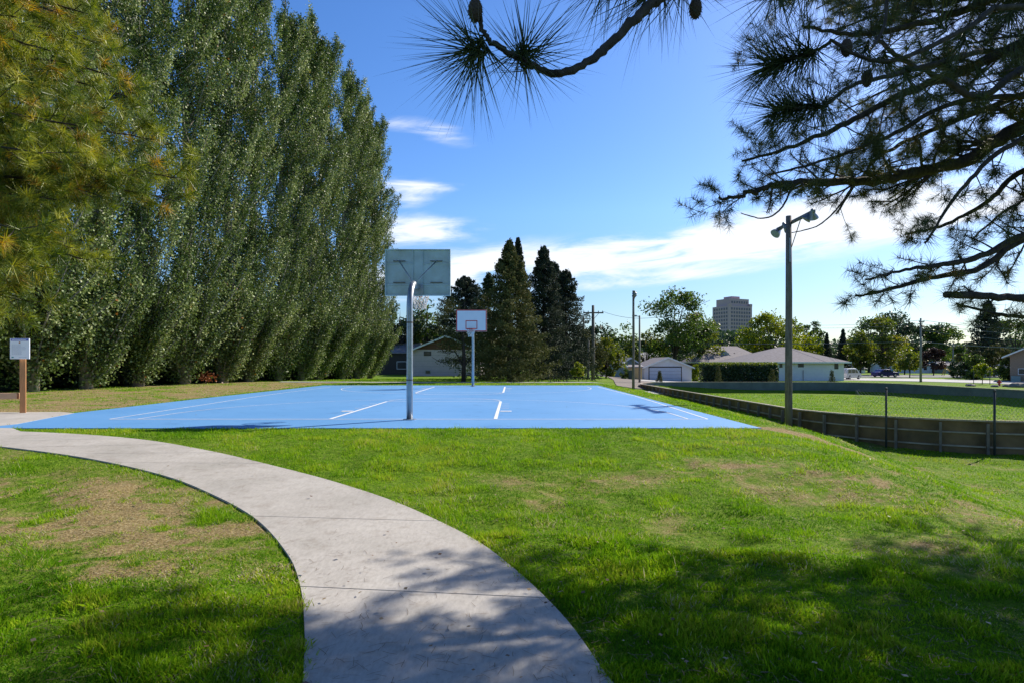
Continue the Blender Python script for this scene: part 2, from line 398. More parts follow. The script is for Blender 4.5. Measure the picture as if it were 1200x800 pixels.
# ------------------------------------------------------------------ ground sheet
def dryness(x, y):
    n = fbm(x*1.3, y*1.3, 11, 4); n2 = fbm(x*.35+5, y*.35, 17, 3)
    d = 0.10+0.9*(n-.5)+.35*(n2-.5)
    brk = .15+1.7*ss(.30, .70, .6*fbm(x*2.6, y*2.6, 41, 3)+.4*vnoise(x*11, y*11, 43))
    def blob(cx, cy, rx, ry, a):
        return a*(.38 if cx > 0 else .6)*brk*np.exp(-(((x-cx)/rx)**2+((y-cy)/ry)**2))
    for q in ((-4.6, 5.6, 2.6, 1.7, .3), (.6, 7.0, 1.6, 1.3, .3), (5.2, 8.0, 2.6, 1.3, .35), (4.2, 3.8, 1.6, 1.3, .3), (-5.6, 6.9, 1.9, .9, .50), (-4.4, 5.9, 1.6, .45, .3), (-2.9, 4.6, .7, .35, .35), (-3.0, 5.6, .8, .5, .3), (-1.5, 5.2, .25, 1.2, .2), (.9, 6.4, .8, .9, .25),
              (3.6, 8.6, 1.0, .8, .42), (2.3, 8.0, 1.0, .5, .22), (4.8, 7.0, 1.3, .9, .38), (5.9, 5.6, 1.3, 1.4, .50), (3.4, 5.2, 1.0, .4, .3), (4.4, 4.2, 1.0, 1.0, .45), (2.0, 3.4, .5, .4, .35), (3.4, 3.2, .8, .5, .3),
              (7.6, 8.2, 1.5, .9, .35)): d = d+blob(*q)
    d = d+.05*(x < -1.6)*(y < 9.5)
    # trodden line along the brow of the bank
    t = np.clip((x-4.6)/3.4, 0, 1); ly = 12.2-2.6*t
    d = d+1.25*np.exp(-((y-ly)/.34)**2)*((x > 4.3) & (x < 8.2))*(.45+.8*vnoise(x*2.2, y*2.2, 5))
    # strip between court and poplars
    d = d+(.10+.42*brk)*ss(-11.4, -11.9, x)*(y > 12)*(1-ss(40, 48, y))*(1-.45*ss(-14, -19, x))
    d = d-.35*np.exp(-((y-11.1)/.9)**2)*(x > -11)*(x < 5)
    d = d-.25*((x > -4) & (x < 2.5) & (y > 8.2) & (y < 12))
    d = d-.25*np.exp(-(((x+3.6)/1.2)**2+((y-3.6)/.6)**2))
    ins = rink_sd(x, y) < 0
    d = np.where(ins, -.05+.9*(n-.5)+.5*np.exp(-(((x-22)/9)**2+((y-26)/5)**2)), d)
    d = np.where(y > 60, .05+.5*(n-.5), d)
    return d
def axis_pts(segs):
    out = []
    for a, b, st in segs: out += list(np.arange(a, b, st))
    out.append(segs[-1][1]); return np.array(out)
gx = axis_pts([(-3000, -400, 400), (-400, -80, 20), (-80, -24, 2), (-24, -9, .3), (-9, 9.6, .11), (9.6, 14, .15), (14, 36, .5), (36, 90, 3), (90, 400, 30), (400, 3001, 400)])
gy = axis_pts([(-300, -20, 40), (-20, 0, 1), (0, 14, .11), (14, 24, .2), (24, 62, .5), (62, 140, 3), (140, 500, 30), (500, 4001, 500)])
GX, GY = np.meshgrid(gx, gy); GZ = height(GX, GY)
nx, ny = len(gx), len(gy)
me = bpy.data.meshes.new('ground'); me.vertices.add(nx*ny)
me.vertices.foreach_set('co', np.stack([GX, GY, GZ], -1).astype(np.float32).reshape(-1))
idx = np.arange(nx*ny).reshape(ny, nx)
Q = np.stack([idx[:-1, :-1], idx[:-1, 1:], idx[1:, 1:], idx[1:, :-1]], -1).reshape(-1, 4).astype(np.int32)
me.loops.add(Q.size); me.loops.foreach_set('vertex_index', Q.reshape(-1))
me.polygons.add(len(Q)); me.polygons.foreach_set('loop_start', np.arange(0, Q.size, 4, dtype=np.int32))
me.polygons.foreach_set('loop_total', np.full(len(Q), 4, dtype=np.int32)); me.update(calc_edges=True)
me.polygons.foreach_set('use_smooth', np.ones(len(Q), bool))
a = me.attributes.new('dry', 'FLOAT', 'POINT'); a.data.foreach_set('value', dryness(GX, GY).astype(np.float32).reshape(-1))
me.materials.append(M['ground'])
g = bpy.data.objects.new('ground', me); COL.objects.link(g); tag(g, kind='structure')

# ------------------------------------------------------------------ paving sheets
def sheet(name, poly, z, mat, thick=.05):
    mb = MB(); mb.prism(poly, 'z', z-thick, z); return tag(mb.build(name, mat), kind='structure')
sheet('basketball_court_surface', COURT_POLY, .014, M['court'])
sheet('concrete_pad', PAD_POLY, .019, M['concrete'])
def draped(name, A, B, mat, joints, lift=.02, nc=7):
    mb = MB(); n = len(A); groups = []; s = 0
    for j in joints+[n-1]:
        groups.append((s, j)); s = j
    for (a0, a1) in groups:
        rows = []
        for k in range(a0, a1+1):
            row = []
            for c in range(nc):
                t = c/(nc-1); p = A[k]*(1-t)+B[k]*t
                if k in (a0, a1) and a1 > a0:
                    q = A[k+(1 if k == a0 else -1)]*(1-t)+B[k+(1 if k == a0 else -1)]*t
                    d = q-p; p = p+d/np.linalg.norm(d)*.008
                row.append((p[0], p[1], float(height(p[0], p[1], False))+lift))
            rows.append(row)
        nr = len(rows); vs = [v for r in rows for v in r]
        fs = [(r*nc+c, r*nc+c+1, (r+1)*nc+c+1, (r+1)*nc+c) for r in range(nr-1) for c in range(nc-1)]
        # sides
        def skirt(ids):
            base = len(vs)
            for i in ids: vs.append((vs[i][0], vs[i][1], vs[i][2]-.09))
            for i in range(len(ids)-1): fs.append((ids[i], base+i, base+i+1, ids[i+1]))
        skirt([r*nc for r in range(nr)]); skirt([r*nc+nc-1 for r in range(nr)])
        skirt(list(range(nc))); skirt(list(range((nr-1)*nc, nr*nc)))
        mb.add(vs, fs)
    return tag(mb.build(name, mat), kind='structure')
def nearest(A, p): return int(np.argmin(np.linalg.norm(A-np.array(p), axis=1)))
js = sorted({nearest(INN, ground(356, 690)), nearest(INN, ground(296, 607)), nearest(INN, ground(130, 544))})
j0, j1, j2 = js
js = [max(4, j0-(j1-j0)), j0, j1, j2]+[j2+(k+1)*14 for k in range(6) if j2+(k+1)*14 < NP-5]
js = sorted(set(js))
draped('concrete_path', INN, OUT, M['concrete'], js)

# court lines
L = MB(); LZ = .018
def seg(p, q, w=.05):
    p = Vector((*p, 0)); q = Vector((*q, 0)); d = (q-p).normalized(); n = Vector((-d.y, d.x, 0))*w/2
    z = Vector((0, 0, LZ)); L.add([p-n+z, q-n+z, q+n+z, p+n+z], [(0, 1, 2, 3)])
def polyl(P, w=.05):
    w *= .8
    P = [Vector((*p, LZ)) for p in P]; vs = []
    for k, p in enumerate(P):
        d = (P[min(k+1, len(P)-1)]-P[max(k-1, 0)]).normalized(); n = Vector((-d.y, d.x, 0))*w/2
        vs += [p-n, p+n]
    L.add(vs, [(2*k, 2*k+2, 2*k+3, 2*k+1) for k in range(len(P)-1)])
BX = -2.28; YM = 23.0
polyl([(-9.25, 13.75), (-9.75, 22), (-9.9, 26), (-9.75, 32.2)], .06); polyl([(4.5, 13.75), (4.72, 20), (4.8, 23.2), (4.7, 27.6), (4.62, 32.2)], .06)
for sgn in (1, -1):
    fy = (lambda y: y) if sgn == 1 else (lambda y: 2*YM-y)
    LZ = .018 if sgn == 1 else .0184
    seg((-9.25, fy(13.72)), (4.5, fy(13.72)), .06)
    LZ += .0012
    polyl([(BX-6.33, fy(13.75))]+[(BX-6.33*math.cos(a), fy(15.0+6.33*math.sin(a))) for a in np.linspace(0, math.pi, 60)]+[(BX+6.33, fy(13.75))], .05)
    LZ += .0012
    for sx in (-1, 1):
        seg((BX+sx*1.9, fy(13.76)), (BX+sx*1.9, fy(20.0)), .085)
    LZ += .0012
    seg((BX-1.84, fy(20.0)), (BX+1.84, fy(20.0)), .05)
    LZ += .0012
    polyl([(BX+1.88*math.cos(a), fy(20.03+1.88*math.sin(a))) for a in np.linspace(0, math.pi, 40)], .05)
    for sx in (-1, 1):
        seg((BX+sx*1.97, fy(15.95)), (BX+sx*2.27, fy(15.95)), .22)
        for yy in (17.0, 17.9, 18.8): seg((BX+sx*1.97, fy(yy)), (BX+sx*2.2, fy(yy)), .05)
tag(L.build('court_markings', M['line']), kind='structure')

# pavements and roads behind
def gsheet(name, pts, z, mat): return sheet(name, pts, z, mat, .04)
def strip(name, A, B, mat, lift): 
    A = resample(np.array(A, float), 60); B = resample(np.array(B, float), 60); return draped(name, A, B, mat, [], lift, 9)
strip('rear_walkway', [(-16, 41), (-10, 40.0), (0, 39.6), (8.0, 40), (14, 47)], [(-16.5, 42.8), (-10, 41.8), (0, 41.2), (7.4, 41.6), (12.6, 49)], M['roadconc'], .03)
strip('alley', [(8.6, 49), (10.2, 60), (12.5, 78), (14, 110)], [(13.3, 49), (14.2, 60), (17.2, 78), (18, 110)], M['gravel'], .045)
strip('garage_apron', [(14.3, 66), (17.3, 80.8)], [(24, 66), (25, 80.8)], M['roadconc'], .06)
strip('pavement', [(44, 92), (55, 84), (62, 71), (64, 58), (90, 52)], [(47, 104), (66, 97), (74, 76), (78, 70), (98, 62)], M['roadconc'], .05)
strip('street', [(46, 106), (80, 106), (130, 103)], [(46, 128), (85, 128), (140, 128)], M['asphalt'], .05)
EXCL = [PATH_POLY, COURT_POLY, PAD_POLY]

# ------------------------------------------------------------------ grass blades (uncountable)
def make_grass():
    rng = np.random.default_rng(3)
    def make(N, d0, d1, ang, five, seedoff, pdens=1.0):
        D = np.exp(rng.uniform(math.log(d0), math.log(d1), N)); th = rng.uniform(-ang, ang, N)
        x = D*np.sin(th); y = D*np.cos(th)
        keep = np.ones(N, bool)
        for P in EXCL:
            keep &= ~poly_inside(x+rng.normal(size=N)*.022, y+rng.normal(size=N)*.022, P)
        sd = rink_sd(x, y); keep &= (np.abs(sd) > .15)
        keep &= ~((y > 39.3) & (y < 42.9) & (x < 9)) 
        keep &= ~((y > 46) & (x > 4) & (x < 26) & (sd > 0))
        # clumps
        cl = ss(.25, .75, fbm(x*3.6, y*3.6, 21, 3)); dr = dryness(x, y)
        keep &= rng.random(N) < np.clip(1.25-.8*np.clip(dr-.15, 0, 1)-.25*(cl < .35), .22, 1)
        x = x[keep]; y = y[keep]; D = D[keep]; dr = dr[keep]; cl = cl[keep]; n = len(x)
        z = height(x, y)
        hgt = (.014+.05*cl**1.4+.012*rng.random(n))*(1-.55*np.clip(dr*1.4, 0, 1))*(1+.01*D)
        tall = rng.random(n) < .012; hgt = np.where(tall, hgt*1.7, hgt)
        w = .0028+.00085*D
        az = rng.uniform(0, 2*math.pi, n); lean = rng.uniform(.15, 1.1, n)+np.clip(dr, 0, 1)*1.0
        la = rng.uniform(0, 2*math.pi, n)
        B = np.stack([x, y, z-.003], -1); s = np.stack([np.cos(az), np.sin(az), 0*az], -1)*w[:, None]*.5
        up = np.stack([np.cos(la)*np.sin(lean), np.sin(la)*np.sin(lean), np.cos(lean)], -1)*hgt[:, None]
        patch = fbm(x*.8, y*.8, 31, 3)
        v = .16+.30*rng.random(n)+.62*(patch-.42)+.28*(cl-.5)
        v = v+np.where(rng.random(n) < np.clip(-.08+dr*1.35, .015, .85), .25+.38*rng.random(n), 0)
        v = np.clip(v, 0, 1)
        if five:
            mid = B+up*.55; mid[:, 2] += hgt*.12
            tip = B+up
            V = np.stack([B-s, B+s, mid+s*.75, tip, mid-s*.75], 1); k = 5
        else:
            V = np.stack([B-s, B+s, B+up], 1); k = 3
        return V, k, v
    V, k, v = make(330000, 1.5, 5.5, 1.0, True, 0)
    V2, k2, v2 = make(650000, 5.3, 60, .82, False, 1)
    a = fast_mesh('grass', V, k, M['blade'], v); tag(a, 'short mown grass blades with dry patches covering the near lawn', 'grass', kind='stuff')
    b = fast_mesh('grass', V2, k2, M['blade'], v2); tag(b, 'green grass around the court, on the bank and inside the board wall', 'grass', kind='stuff')
make_grass()

# litter on lawn and path: needles, dead leaves, twigs
def make_litter():
    rng = np.random.default_rng(5)
    N = 5200; D = np.exp(rng.uniform(math.log(2), math.log(11), N)); th = rng.uniform(-.95, .8, N)
    x = D*np.sin(th); y = D*np.cos(th); inp = poly_inside(x, y, PATH_POLY)
    keep = (~inp) | (rng.random(N) < .30+.5*(y < 5)); keep &= ~poly_inside(x, y, COURT_POLY) & ~poly_inside(x, y, PAD_POLY)
    x = x[keep]; y = y[keep]; inp = inp[keep]; n = len(x)
    z = height(x, y)+np.where(inp, .024, .022); a = rng.uniform(0, math.pi*2, n)
    L_ = rng.uniform(.03, .11, n); w = np.where(inp, rng.uniform(.0007, .0014, n), rng.uniform(.0012, .0026, n))
    d = np.stack([np.cos(a), np.sin(a), rng.uniform(-.02, .25, n)*(~inp)], -1)*L_[:, None]*.5
    s = np.stack([-np.sin(a), np.cos(a), 0*a], -1)*w[:, None]; P = np.stack([x, y, z], -1)
    bend = s*rng.uniform(-6, 6, n)[:, None]
    V = np.concatenate([np.stack([P-d-s, P-d+s, P+s+bend, P-s+bend], 1), np.stack([P-s+bend, P+s+bend, P+d+s, P+d-s], 1)])
    o = fast_mesh('fallen_pine_needles', V, 4, solid('dead needle', (.13, .085, .05), .8, 0, .4, 3))
    tag(o, 'loose brown pine needles scattered over the path and lawn', 'fallen needles', kind='stuff')
    N = 420; D = np.exp(rng.uniform(math.log(2.2), math.log(30), N)); th = rng.uniform(-.9, .75, N); x = D*np.sin(th); y = D*np.cos(th)
    inc = poly_inside(x, y, COURT_POLY); keep = (~inc | (rng.random(N) < .5)); x = x[keep]; y = y[keep]; n = len(x)
    z = height(x, y)+np.where(poly_inside(x, y, COURT_POLY), .03, .045)
    V = leaf_quads(np.stack([x, y, z], -1), rng.uniform(.018, .042, n), rng, 3.0)
    V[:, :, 2] = np.maximum(V[:, :, 2], (z-.012)[:, None])
    o = fast_mesh('fallen_leaves', V, 4, leafmat('fallen leaf', [(0, (.10, .05, .025)), (.5, (.22, .13, .06)), (1, (.34, .25, .14))], .1), rng.random(n))
    tag(o, 'small dry leaves lying scattered on court, lawn and path', 'fallen leaves', kind='stuff')
make_litter()

# ------------------------------------------------------------------ conifers with long needles
def tuft_arrays(P, Dr, rng, nn, L, w, spread=(.25, 1.7), back=.10):
    """P (T,3) tips, Dr (T,3) directions -> needle triangles (T*nn,3,3)"""
    T = len(P); d = unit(Dr); a = unit(np.cross(d, rng.normal(size=(T, 3)))); b = np.cross(d, a)
    d = np.repeat(d, nn, 0); a = np.repeat(a, nn, 0); b = np.repeat(b, nn, 0); P = np.repeat(P, nn, 0); n = T*nn
    ph = rng.uniform(0, 2*math.pi, n); th = spread[0]+(spread[1]-spread[0])*np.sqrt(rng.random(n))
    nd = d*np.cos(th)[:, None]+(a*np.cos(ph)[:, None]+b*np.sin(ph)[:, None])*np.sin(th)[:, None]
    st = P-d*(rng.random(n)*back)[:, None]
    ln = (np.repeat(L, nn) if hasattr(L, '__len__') else L)*rng.uniform(.75, 1.1, n)
    tip = st+nd*ln[:, None]; tip[:, 2] -= ln*.05
    s = unit(np.cross(nd, rng.normal(size=(n, 3))))*w*.5
    return np.stack([st-s, st+s, tip+s*.25], 1)
class Pine:
    def __init__(s, seed): s.r = random.Random(seed); s.rng = np.random.default_rng(seed); s.tips = []; s.dirs = []; s.tw = MB()
    def rv(s): return Vector((s.r.gauss(0, 1), s.r.gauss(0, 1), s.r.gauss(0, 1))).normalized()
    def branch(s, p, d, L, r, lvl, droop=-.0):
        n = max(3, int(L/.12)); pts = [p.copy()]; q = p.copy(); dd = d.normalized()
        for k in range(n):
            dd = (dd+s.rv()*.14+Vector((0, 0, droop+.05))).normalized(); q = q+dd*L/n; pts.append(q.copy())
        s.tw.tube(pts, [r*(1-.6*k/n) for k in range(n+1)], 4 if lvl else 5, False)
        s.tips.append(tuple(pts[-1])); s.dirs.append(tuple(dd))
        if n > 2: s.tips.append(tuple(pts[-2])); s.dirs.append(tuple(dd+s.rv()*.5))
        if n > 4: s.tips.append(tuple(pts[-3])); s.dirs.append(tuple(dd+s.rv()*.8))
        if L > .4:
            for k in range(1, n):
                if s.r.random() < (.95 if lvl == 0 else .6):
                    side = (dd.cross(s.rv())).normalized(); nd = (dd*.8+side*.9).normalized()
                    s.branch(pts[k], nd, L*s.r.uniform(.28, .5), r*.6, lvl+1, droop)
        elif L > .2 and s.r.random() < .6:
            side = (dd.cross(s.rv())).normalized(); s.tips.append(tuple(pts[-2])); s.dirs.append(tuple((dd+side)))
    def limb(s, pts, r0, r1, dens=1.0, sub=(.5, 1.1), start=.1, parent=None, n=9, droop=0, flat=.6):
        P = catmull([tuple(p) for p in pts], 8); P = [Vector(p) for p in P]
        # slight knotty irregularity
        P = [p+Vector((s.r.gauss(0, 1), s.r.gauss(0, 1), s.r.gauss(0, 1)))*r0*.12 for p in P]
        mb = MB(); m = len(P); rad = [(r0*(1-k/(m-1))+r1*k/(m-1))*s.r.uniform(.93, 1.1) for k in range(m)]; mb.tube(P, rad, n)
        tot = sum((P[k+1]-P[k]).length for k in range(m-1)); acc = 0; nxt = start*tot
        for k in range(m-1):
            sl = (P[k+1]-P[k]).length; acc += sl
            while acc > nxt and dens > 0:
                nxt += s.r.uniform(.08, .21)/dens
                dd = (P[k+1]-P[k]).normalized(); sd = dd.cross(s.rv()).normalized(); sd.z = sd.z*flat+.1
                t = acc/tot
                s.branch(P[k], (dd*.7+sd).normalized(), s.r.uniform(*sub)*(1.05-.45*t), max(.004, rad[k]*.28), 0, droop)
        if dens > 0:
            s.tips.append(tuple(P[-1])); s.dirs.append(tuple((P[-1]-P[-2]).normalized()))
        return mb
    def foliage(s, nn, L, w, mat, name, parent, base, dens=1):
        P = np.array(s.tips); D = np.array(s.dirs)
        V = tuft_arrays(P, D, s.rng, nn, L*s.rng.uniform(.8, 1.15, len(P)), w)
        tv = np.clip(s.rng.normal(.45, .26, len(P)), 0, .95); tv = np.where(s.rng.random(len(P)) < .03, 1, tv)
        v = np.clip(np.repeat(tv, nn)+s.rng.normal(0, .08, len(P)*nn), 0, 1)
        o = fast_mesh(name, V-np.array(base), 3, mat, v); o.parent = parent; return o
def make_right_pine():
    base = (7.4, 4.6, hz(7.4, 4.6)); bv = Vector(base)
    t = thing('pine_tree', base, 'large ponderosa pine reaching in from the right, dark against the sky', 'tree')
    pn = Pine(11)
    tr = MB(); tr.tube([(7.4, 4.6, base[2]-.1), (7.4, 4.6, base[2]+.4), (7.35, 4.65, 4), (7.45, 4.6, 9), (7.4, 4.65, 14.5)], [.42, .33, .28, .19, .04], 16)
    tr.build('trunk', M['bark'], t, True, True)
    T = lambda z: Vector((7.38, 4.63, z))
    A = at
    limbs = [
     (([T(3.7), A(1330, 120, 6.0), A(1200, 148, 6.5), A(1130, 190, 6.6), A(1060, 205, 6.5), A(1000, 214, 6.4), A(930, 214, 6.2), A(880, 226, 6.1), A(845, 233, 6.0)]), .10, .012, 1.25, (.45, .95)),
     (([T(5.0), A(1300, 0, 6.2), A(1200, 50, 6.4), A(1133, 82, 6.5), A(1073, 104, 6.5), A(1000, 140, 6.4), A(940, 168, 6.3), A(870, 190, 6.2)]), .075, .012, 1.2, (.5, 1.1)),
     (([T(3.0), A(1400, 200, 5.6), A(1230, 262, 5.4), A(1150, 300, 5.3), A(1100, 311, 5.2), A(1067, 315, 5.2), A(1015, 328, 5.1)]), .045, .008, 1.0, (.3, .55)),
     (([T(2.9), A(1400, 230, 5.8), A(1220, 272, 5.7), A(1150, 313, 5.6), A(1083, 328, 5.5), A(1033, 342, 5.5), A(1003, 347, 5.4)]), .045, .008, 1.1, (.3, .6)),
     (([T(2.6), A(1400, 330, 5.2), A(1250, 350, 5.1), A(1180, 348, 5.1), A(1108, 346, 5.0)]), .045, .028, .5, (.2, .4)),
     (([T(2.4), A(1300, 380, 5.6), A(1200, 372, 5.6), A(1160, 366, 5.5), A(1120, 356, 5.4)]), .03, .008, 1.0, (.25, .5)),
     (([T(4.3), A(1300, 60, 7.2), A(1200, 110, 7.6), A(1100, 150, 7.6), A(1030, 185, 7.4), A(980, 250, 7.2)]), .06, .01, 1.1, (.5, 1.0)),
     (([T(3.8), A(1290, 180, 7.0), A(1200, 200, 7.2), A(1160, 235, 7.2), A(1110, 262, 7.2), A(1060, 275, 7.0)]), .05, .01, 1.1, (.35, .75)),
     (([T(5.6), A(1300, -80, 5.8), A(1180, -10, 5.6), A(1090, 25, 5.6), A(1000, 40, 5.6), A(940, 30, 5.6)]), .06, .01, 1.2, (.5, 1.1)),
     (([T(4.6), A(1320, 20, 5.0), A(1200, 80, 4.7), A(1150, 113, 4.5), A(1100, 90, 4.4), A(1053, 67, 4.3), A(1027, 43, 4.3)]), .035, .012, .9, (.3, .7)),
     (([T(4.2), A(1320, 120, 5.0), A(1230, 150, 4.9), A(1170, 180, 4.8), A(1120, 230, 4.8), A(1085, 285, 4.8)]), .035, .008, .9, (.3, .6)),
    ]
    limbs += [(([T(4.5), A(1320, 100, 8.6), A(1200, 60, 9.2), A(1120, 70, 9.5), A(1050, 100, 9.6), A(990, 130, 9.4)]), .06, .01, 1.1, (.6, 1.2)),
     (([T(4.0), A(1320, 160, 8.0), A(1220, 150, 8.4), A(1150, 165, 8.6), A(1090, 200, 8.6), A(1040, 235, 8.4)]), .05, .01, 1.1, (.5, 1.0)),
     (([T(4.4), A(1320, 80, 5.6), A(1220, 110, 5.9), A(1120, 120, 6.0), A(1040, 160, 6.0), A(960, 190, 5.9), A(900, 205, 5.8)]), .04, .008, 1.1, (.4, .8)),
     (([T(3.4), A(1380, 200, 6.4), A(1260, 215, 6.5), A(1190, 240, 6.5), A(1140, 280, 6.4)]), .035, .008, 1.0, (.3, .6))]
    for pts, r0, r1, dn, sub in limbs:
        pn.limb(pts, r0, r1, dn, sub, .22, droop=-.02).build('limb', M['bark'], t, True, True)
    # drooping bare shoots
    for P in ([A(1000, 216, 6.4), A(985, 240, 6.3), A(960, 264, 6.3), A(928, 273, 6.3)], [A(930, 216, 6.2), A(915, 245, 6.2), A(895, 256, 6.2), A(868, 250, 6.2)], [A(905, 220, 6.1), A(902, 240, 6.1), A(898, 250, 6.1)]):
        pn.limb(P, .012, .005, 0, n=5).build('bare_shoot', M['twig'], t, True, True)
    # the rest of the crown: shades the lawn
    r = random.Random(21)
    for k in range(125):
        z = r.uniform(3.4, 13.4); az = r.uniform(-.5, 2.9) if k % 4 else r.uniform(0, 2*math.pi); ln = (7.1-max(0, z-3)*.12-max(0, z-8.5)*.55)*r.uniform(.6, 1.05)
        # keep clear the aspect toward the view, where the measured limbs hang
        tip = Vector((7.4+math.cos(az)*ln, 4.6+math.sin(az)*ln, z+.3+ln*.1))
        if tip.y > .5:
            px = 600+700*tip.x/tip.y; py = HZ-700*(tip.z-EYE)/tip.y
            if px < 1185 and py > 5 and not (px > 1100 and py < 20): continue
        a = T(z-.3); m = (a+tip)/2-Vector((0, 0, .15))
        pn.limb([a, m, tip], .06, .01, .8, (.5, 1.2), .25, n=6).build('limb', M['bark'], t, True, True)
    for k in range(60):                  # low limbs beyond the right edge of the view
        z = r.uniform(3.2, 6.6); az = r.uniform(.5, 1.75); ln = r.uniform(2.8, 6.0)
        tip = Vector((7.4+math.cos(az)*ln, 4.6+math.sin(az)*ln, z+.4))
        if 600+700*tip.x/tip.y < 1225: continue
        pn.limb([T(z-.3), (T(z)+tip)/2-Vector((0, 0, .1)), tip], .05, .01, .9, (.5, 1.2), .3, n=6).build('limb', M['bark'], t, True, True)
    for k in range(95):
        z = r.uniform(5.0, 11.5); az = r.uniform(1.5, 2.75); ln = r.uniform(4.6, 6.9)
        tip = Vector((7.4+math.cos(az)*ln, 4.6+math.sin(az)*ln, z+.5)); px = 600+700*tip.x/tip.y; py = HZ-700*(tip.z-EYE)/tip.y
        if py > 60 or (py > 5 and px < 900): continue
        pn.limb([T(z-.4), (T(z)+tip)/2-Vector((0, 0, .15)), tip], .05, .01, .9, (.5, 1.2), .45, n=6).build('limb', M['bark'], t, True, True)
    print('right pine tips', len(pn.tips))
    pn.foliage(50, .118, .0042, M['needleR'], 'crown', t, base)
    # close limb overhead with big needle fans and cones
    pc = Pine(5)
    main = [T(3.3), Vector((4.6, 3.6, 3.05)), Vector((2.6, 2.75, 2.95)), A(960, -40, 2.35), A(880, -22, 2.2), A(800, -14, 2.1), A(765, 3, 2.02), A(742, 25, 1.98), A(715, 52, 1.95), A(690, 72, 1.92), A(655, 86, 1.9), A(630, 80, 1.88), A(600, 64, 1.86), A(575, 50, 1.84), A(563, 28, 1.83), A(556, -8, 1.82)]
    pc.limb(main, .024, .0055, 0, n=10).build('limb', M['bark'], t, True, True)
    subs = [([A(1163, 10, 2.5), A(1133, 33, 2.45), A(1067, 65, 2.4), A(1033, 72, 2.38), A(1000, 63, 2.35), A(973, 47, 2.33)], .011, .006),
            ([A(973, 50, 2.33), A(955, 60, 2.32), A(925, 70, 2.3)], .007, .004),
            ([A(1150, 60, 2.9), A(1060, 85, 2.7), A(1000, 100, 2.6), A(967, 123, 2.55), A(930, 128, 2.5)], .013, .005),
            ([A(1040, -10, 2.6), A(1036, 30, 2.55), A(1018, 62, 2.5)], .008, .005),
            ([Vector((2.6, 2.75, 2.95)), A(1163, 10, 2.5)], .014, .011)]
    for P, a_, b_ in subs: pc.limb(P, a_, b_, 0, n=7).build('limb', M['bark'], t, True, True)
    tp = []; td = []; ln = []; nn = 95
    def T_(px, py, D, dx, dy, dz, L): tp.append(tuple(A(px, py, D))); td.append((dx, dy, dz)); ln.append(L)
    T_(548, 62, 1.83, -.5, -.3, -.35, .185); T_(556, 60, 1.84, -.8, .3, .25, .175); T_(560, 58, 1.84, -.3, 0, -.8, .17)
    T_(616, 66, 1.87, .1, .1, 1, .165); T_(614, 63, 1.87, .2, -.2, -.6, .15); T_(617, 60, 1.87, .5, .2, .6, .16)
    T_(752, -6, 2.05, -.8, 0, -.2, .18); T_(770, -14, 2.1, -.5, 0, -.5, .17); T_(800, -16, 2.1, 0, 0, -.9, .16); T_(700, -20, 2.0, -.6, .1, -.2, .16); T_(728, -24, 2.0, -.7, .1, -.3, .17)
    for k in range(8): T_(952-k*8, 62+k*2, 2.32, -.85, .12*(k-4), -.45+.09*k, .16)
    for k in range(8): T_(962-k*8, 124+k*1, 2.54, -.85, .12*(k-4), -.5+.07*k, .165)
    T_(905, -5, 2.2, -.3, .2, -.6, .16); T_(930, -10, 2.25, -.6, .2, -.4, .16); T_(960, -15, 2.3, 0, .2, -.8, .15); T_(1012, 60, 2.4, -.3, .1, -.7, .13); T_(1036, 72, 2.4, 0, 0, -.8, .13)
    T_(1100, 30, 2.6, -.3, .2, .4, .15); T_(1130, 50, 2.6, .1, .2, -.7, .15); T_(1060, 90, 2.7, .1, .2, -.7, .15); T_(1180, 20, 2.7, -.3, .2, -.5, .16); T_(1110, 78, 2.8, -.5, .2, .5, .15)
    rng = np.random.default_rng(2); nn = 62
    V = tuft_arrays(np.array(tp), np.array(td), rng, nn, np.array(ln)*1.6, .0042, (.1, 1.35), .05)
    # bend each needle: two pieces
    o = fast_mesh('needle_fan', V-np.array(base), 3, M['needleR'], np.clip(rng.normal(.3, .15, len(V)), 0, .8)); o.parent = t
    for (px, py, D) in ((557, 12, 1.82), (815, 10, 2.1), (992, 56, 2.36), (1016, 92, 2.5)):
        c = MB(); p0 = A(px, py, D)
        pr = [(.004, .035), (.014, .028), (.021, .012), (.022, -.004), (.018, -.02), (.011, -.032), (.003, -.038)]
        c.lathe(pr, p0, 12)
        for i in range(90):
            f = i/90; zz = .03-.064*f; rr = .024*math.sqrt(max(.05, 1-((f-.45)/.62)**2)); a_ = i*2.399
            d = Vector((math.cos(a_), math.sin(a_), -.35))
            c.add([p0+Vector((math.cos(a_+.25)*rr*.7, math.sin(a_+.25)*rr*.7, zz)), p0+Vector((math.cos(a_-.25)*rr*.7, math.sin(a_-.25)*rr*.7, zz)), p0+Vector((0, 0, zz))+d*rr*1.15], [(0, 1, 2)])
        c.build('pine_cone', M['cone'], t, True)
    pn.tw.build('twigs', M['twig'], t, True)
make_right_pine()

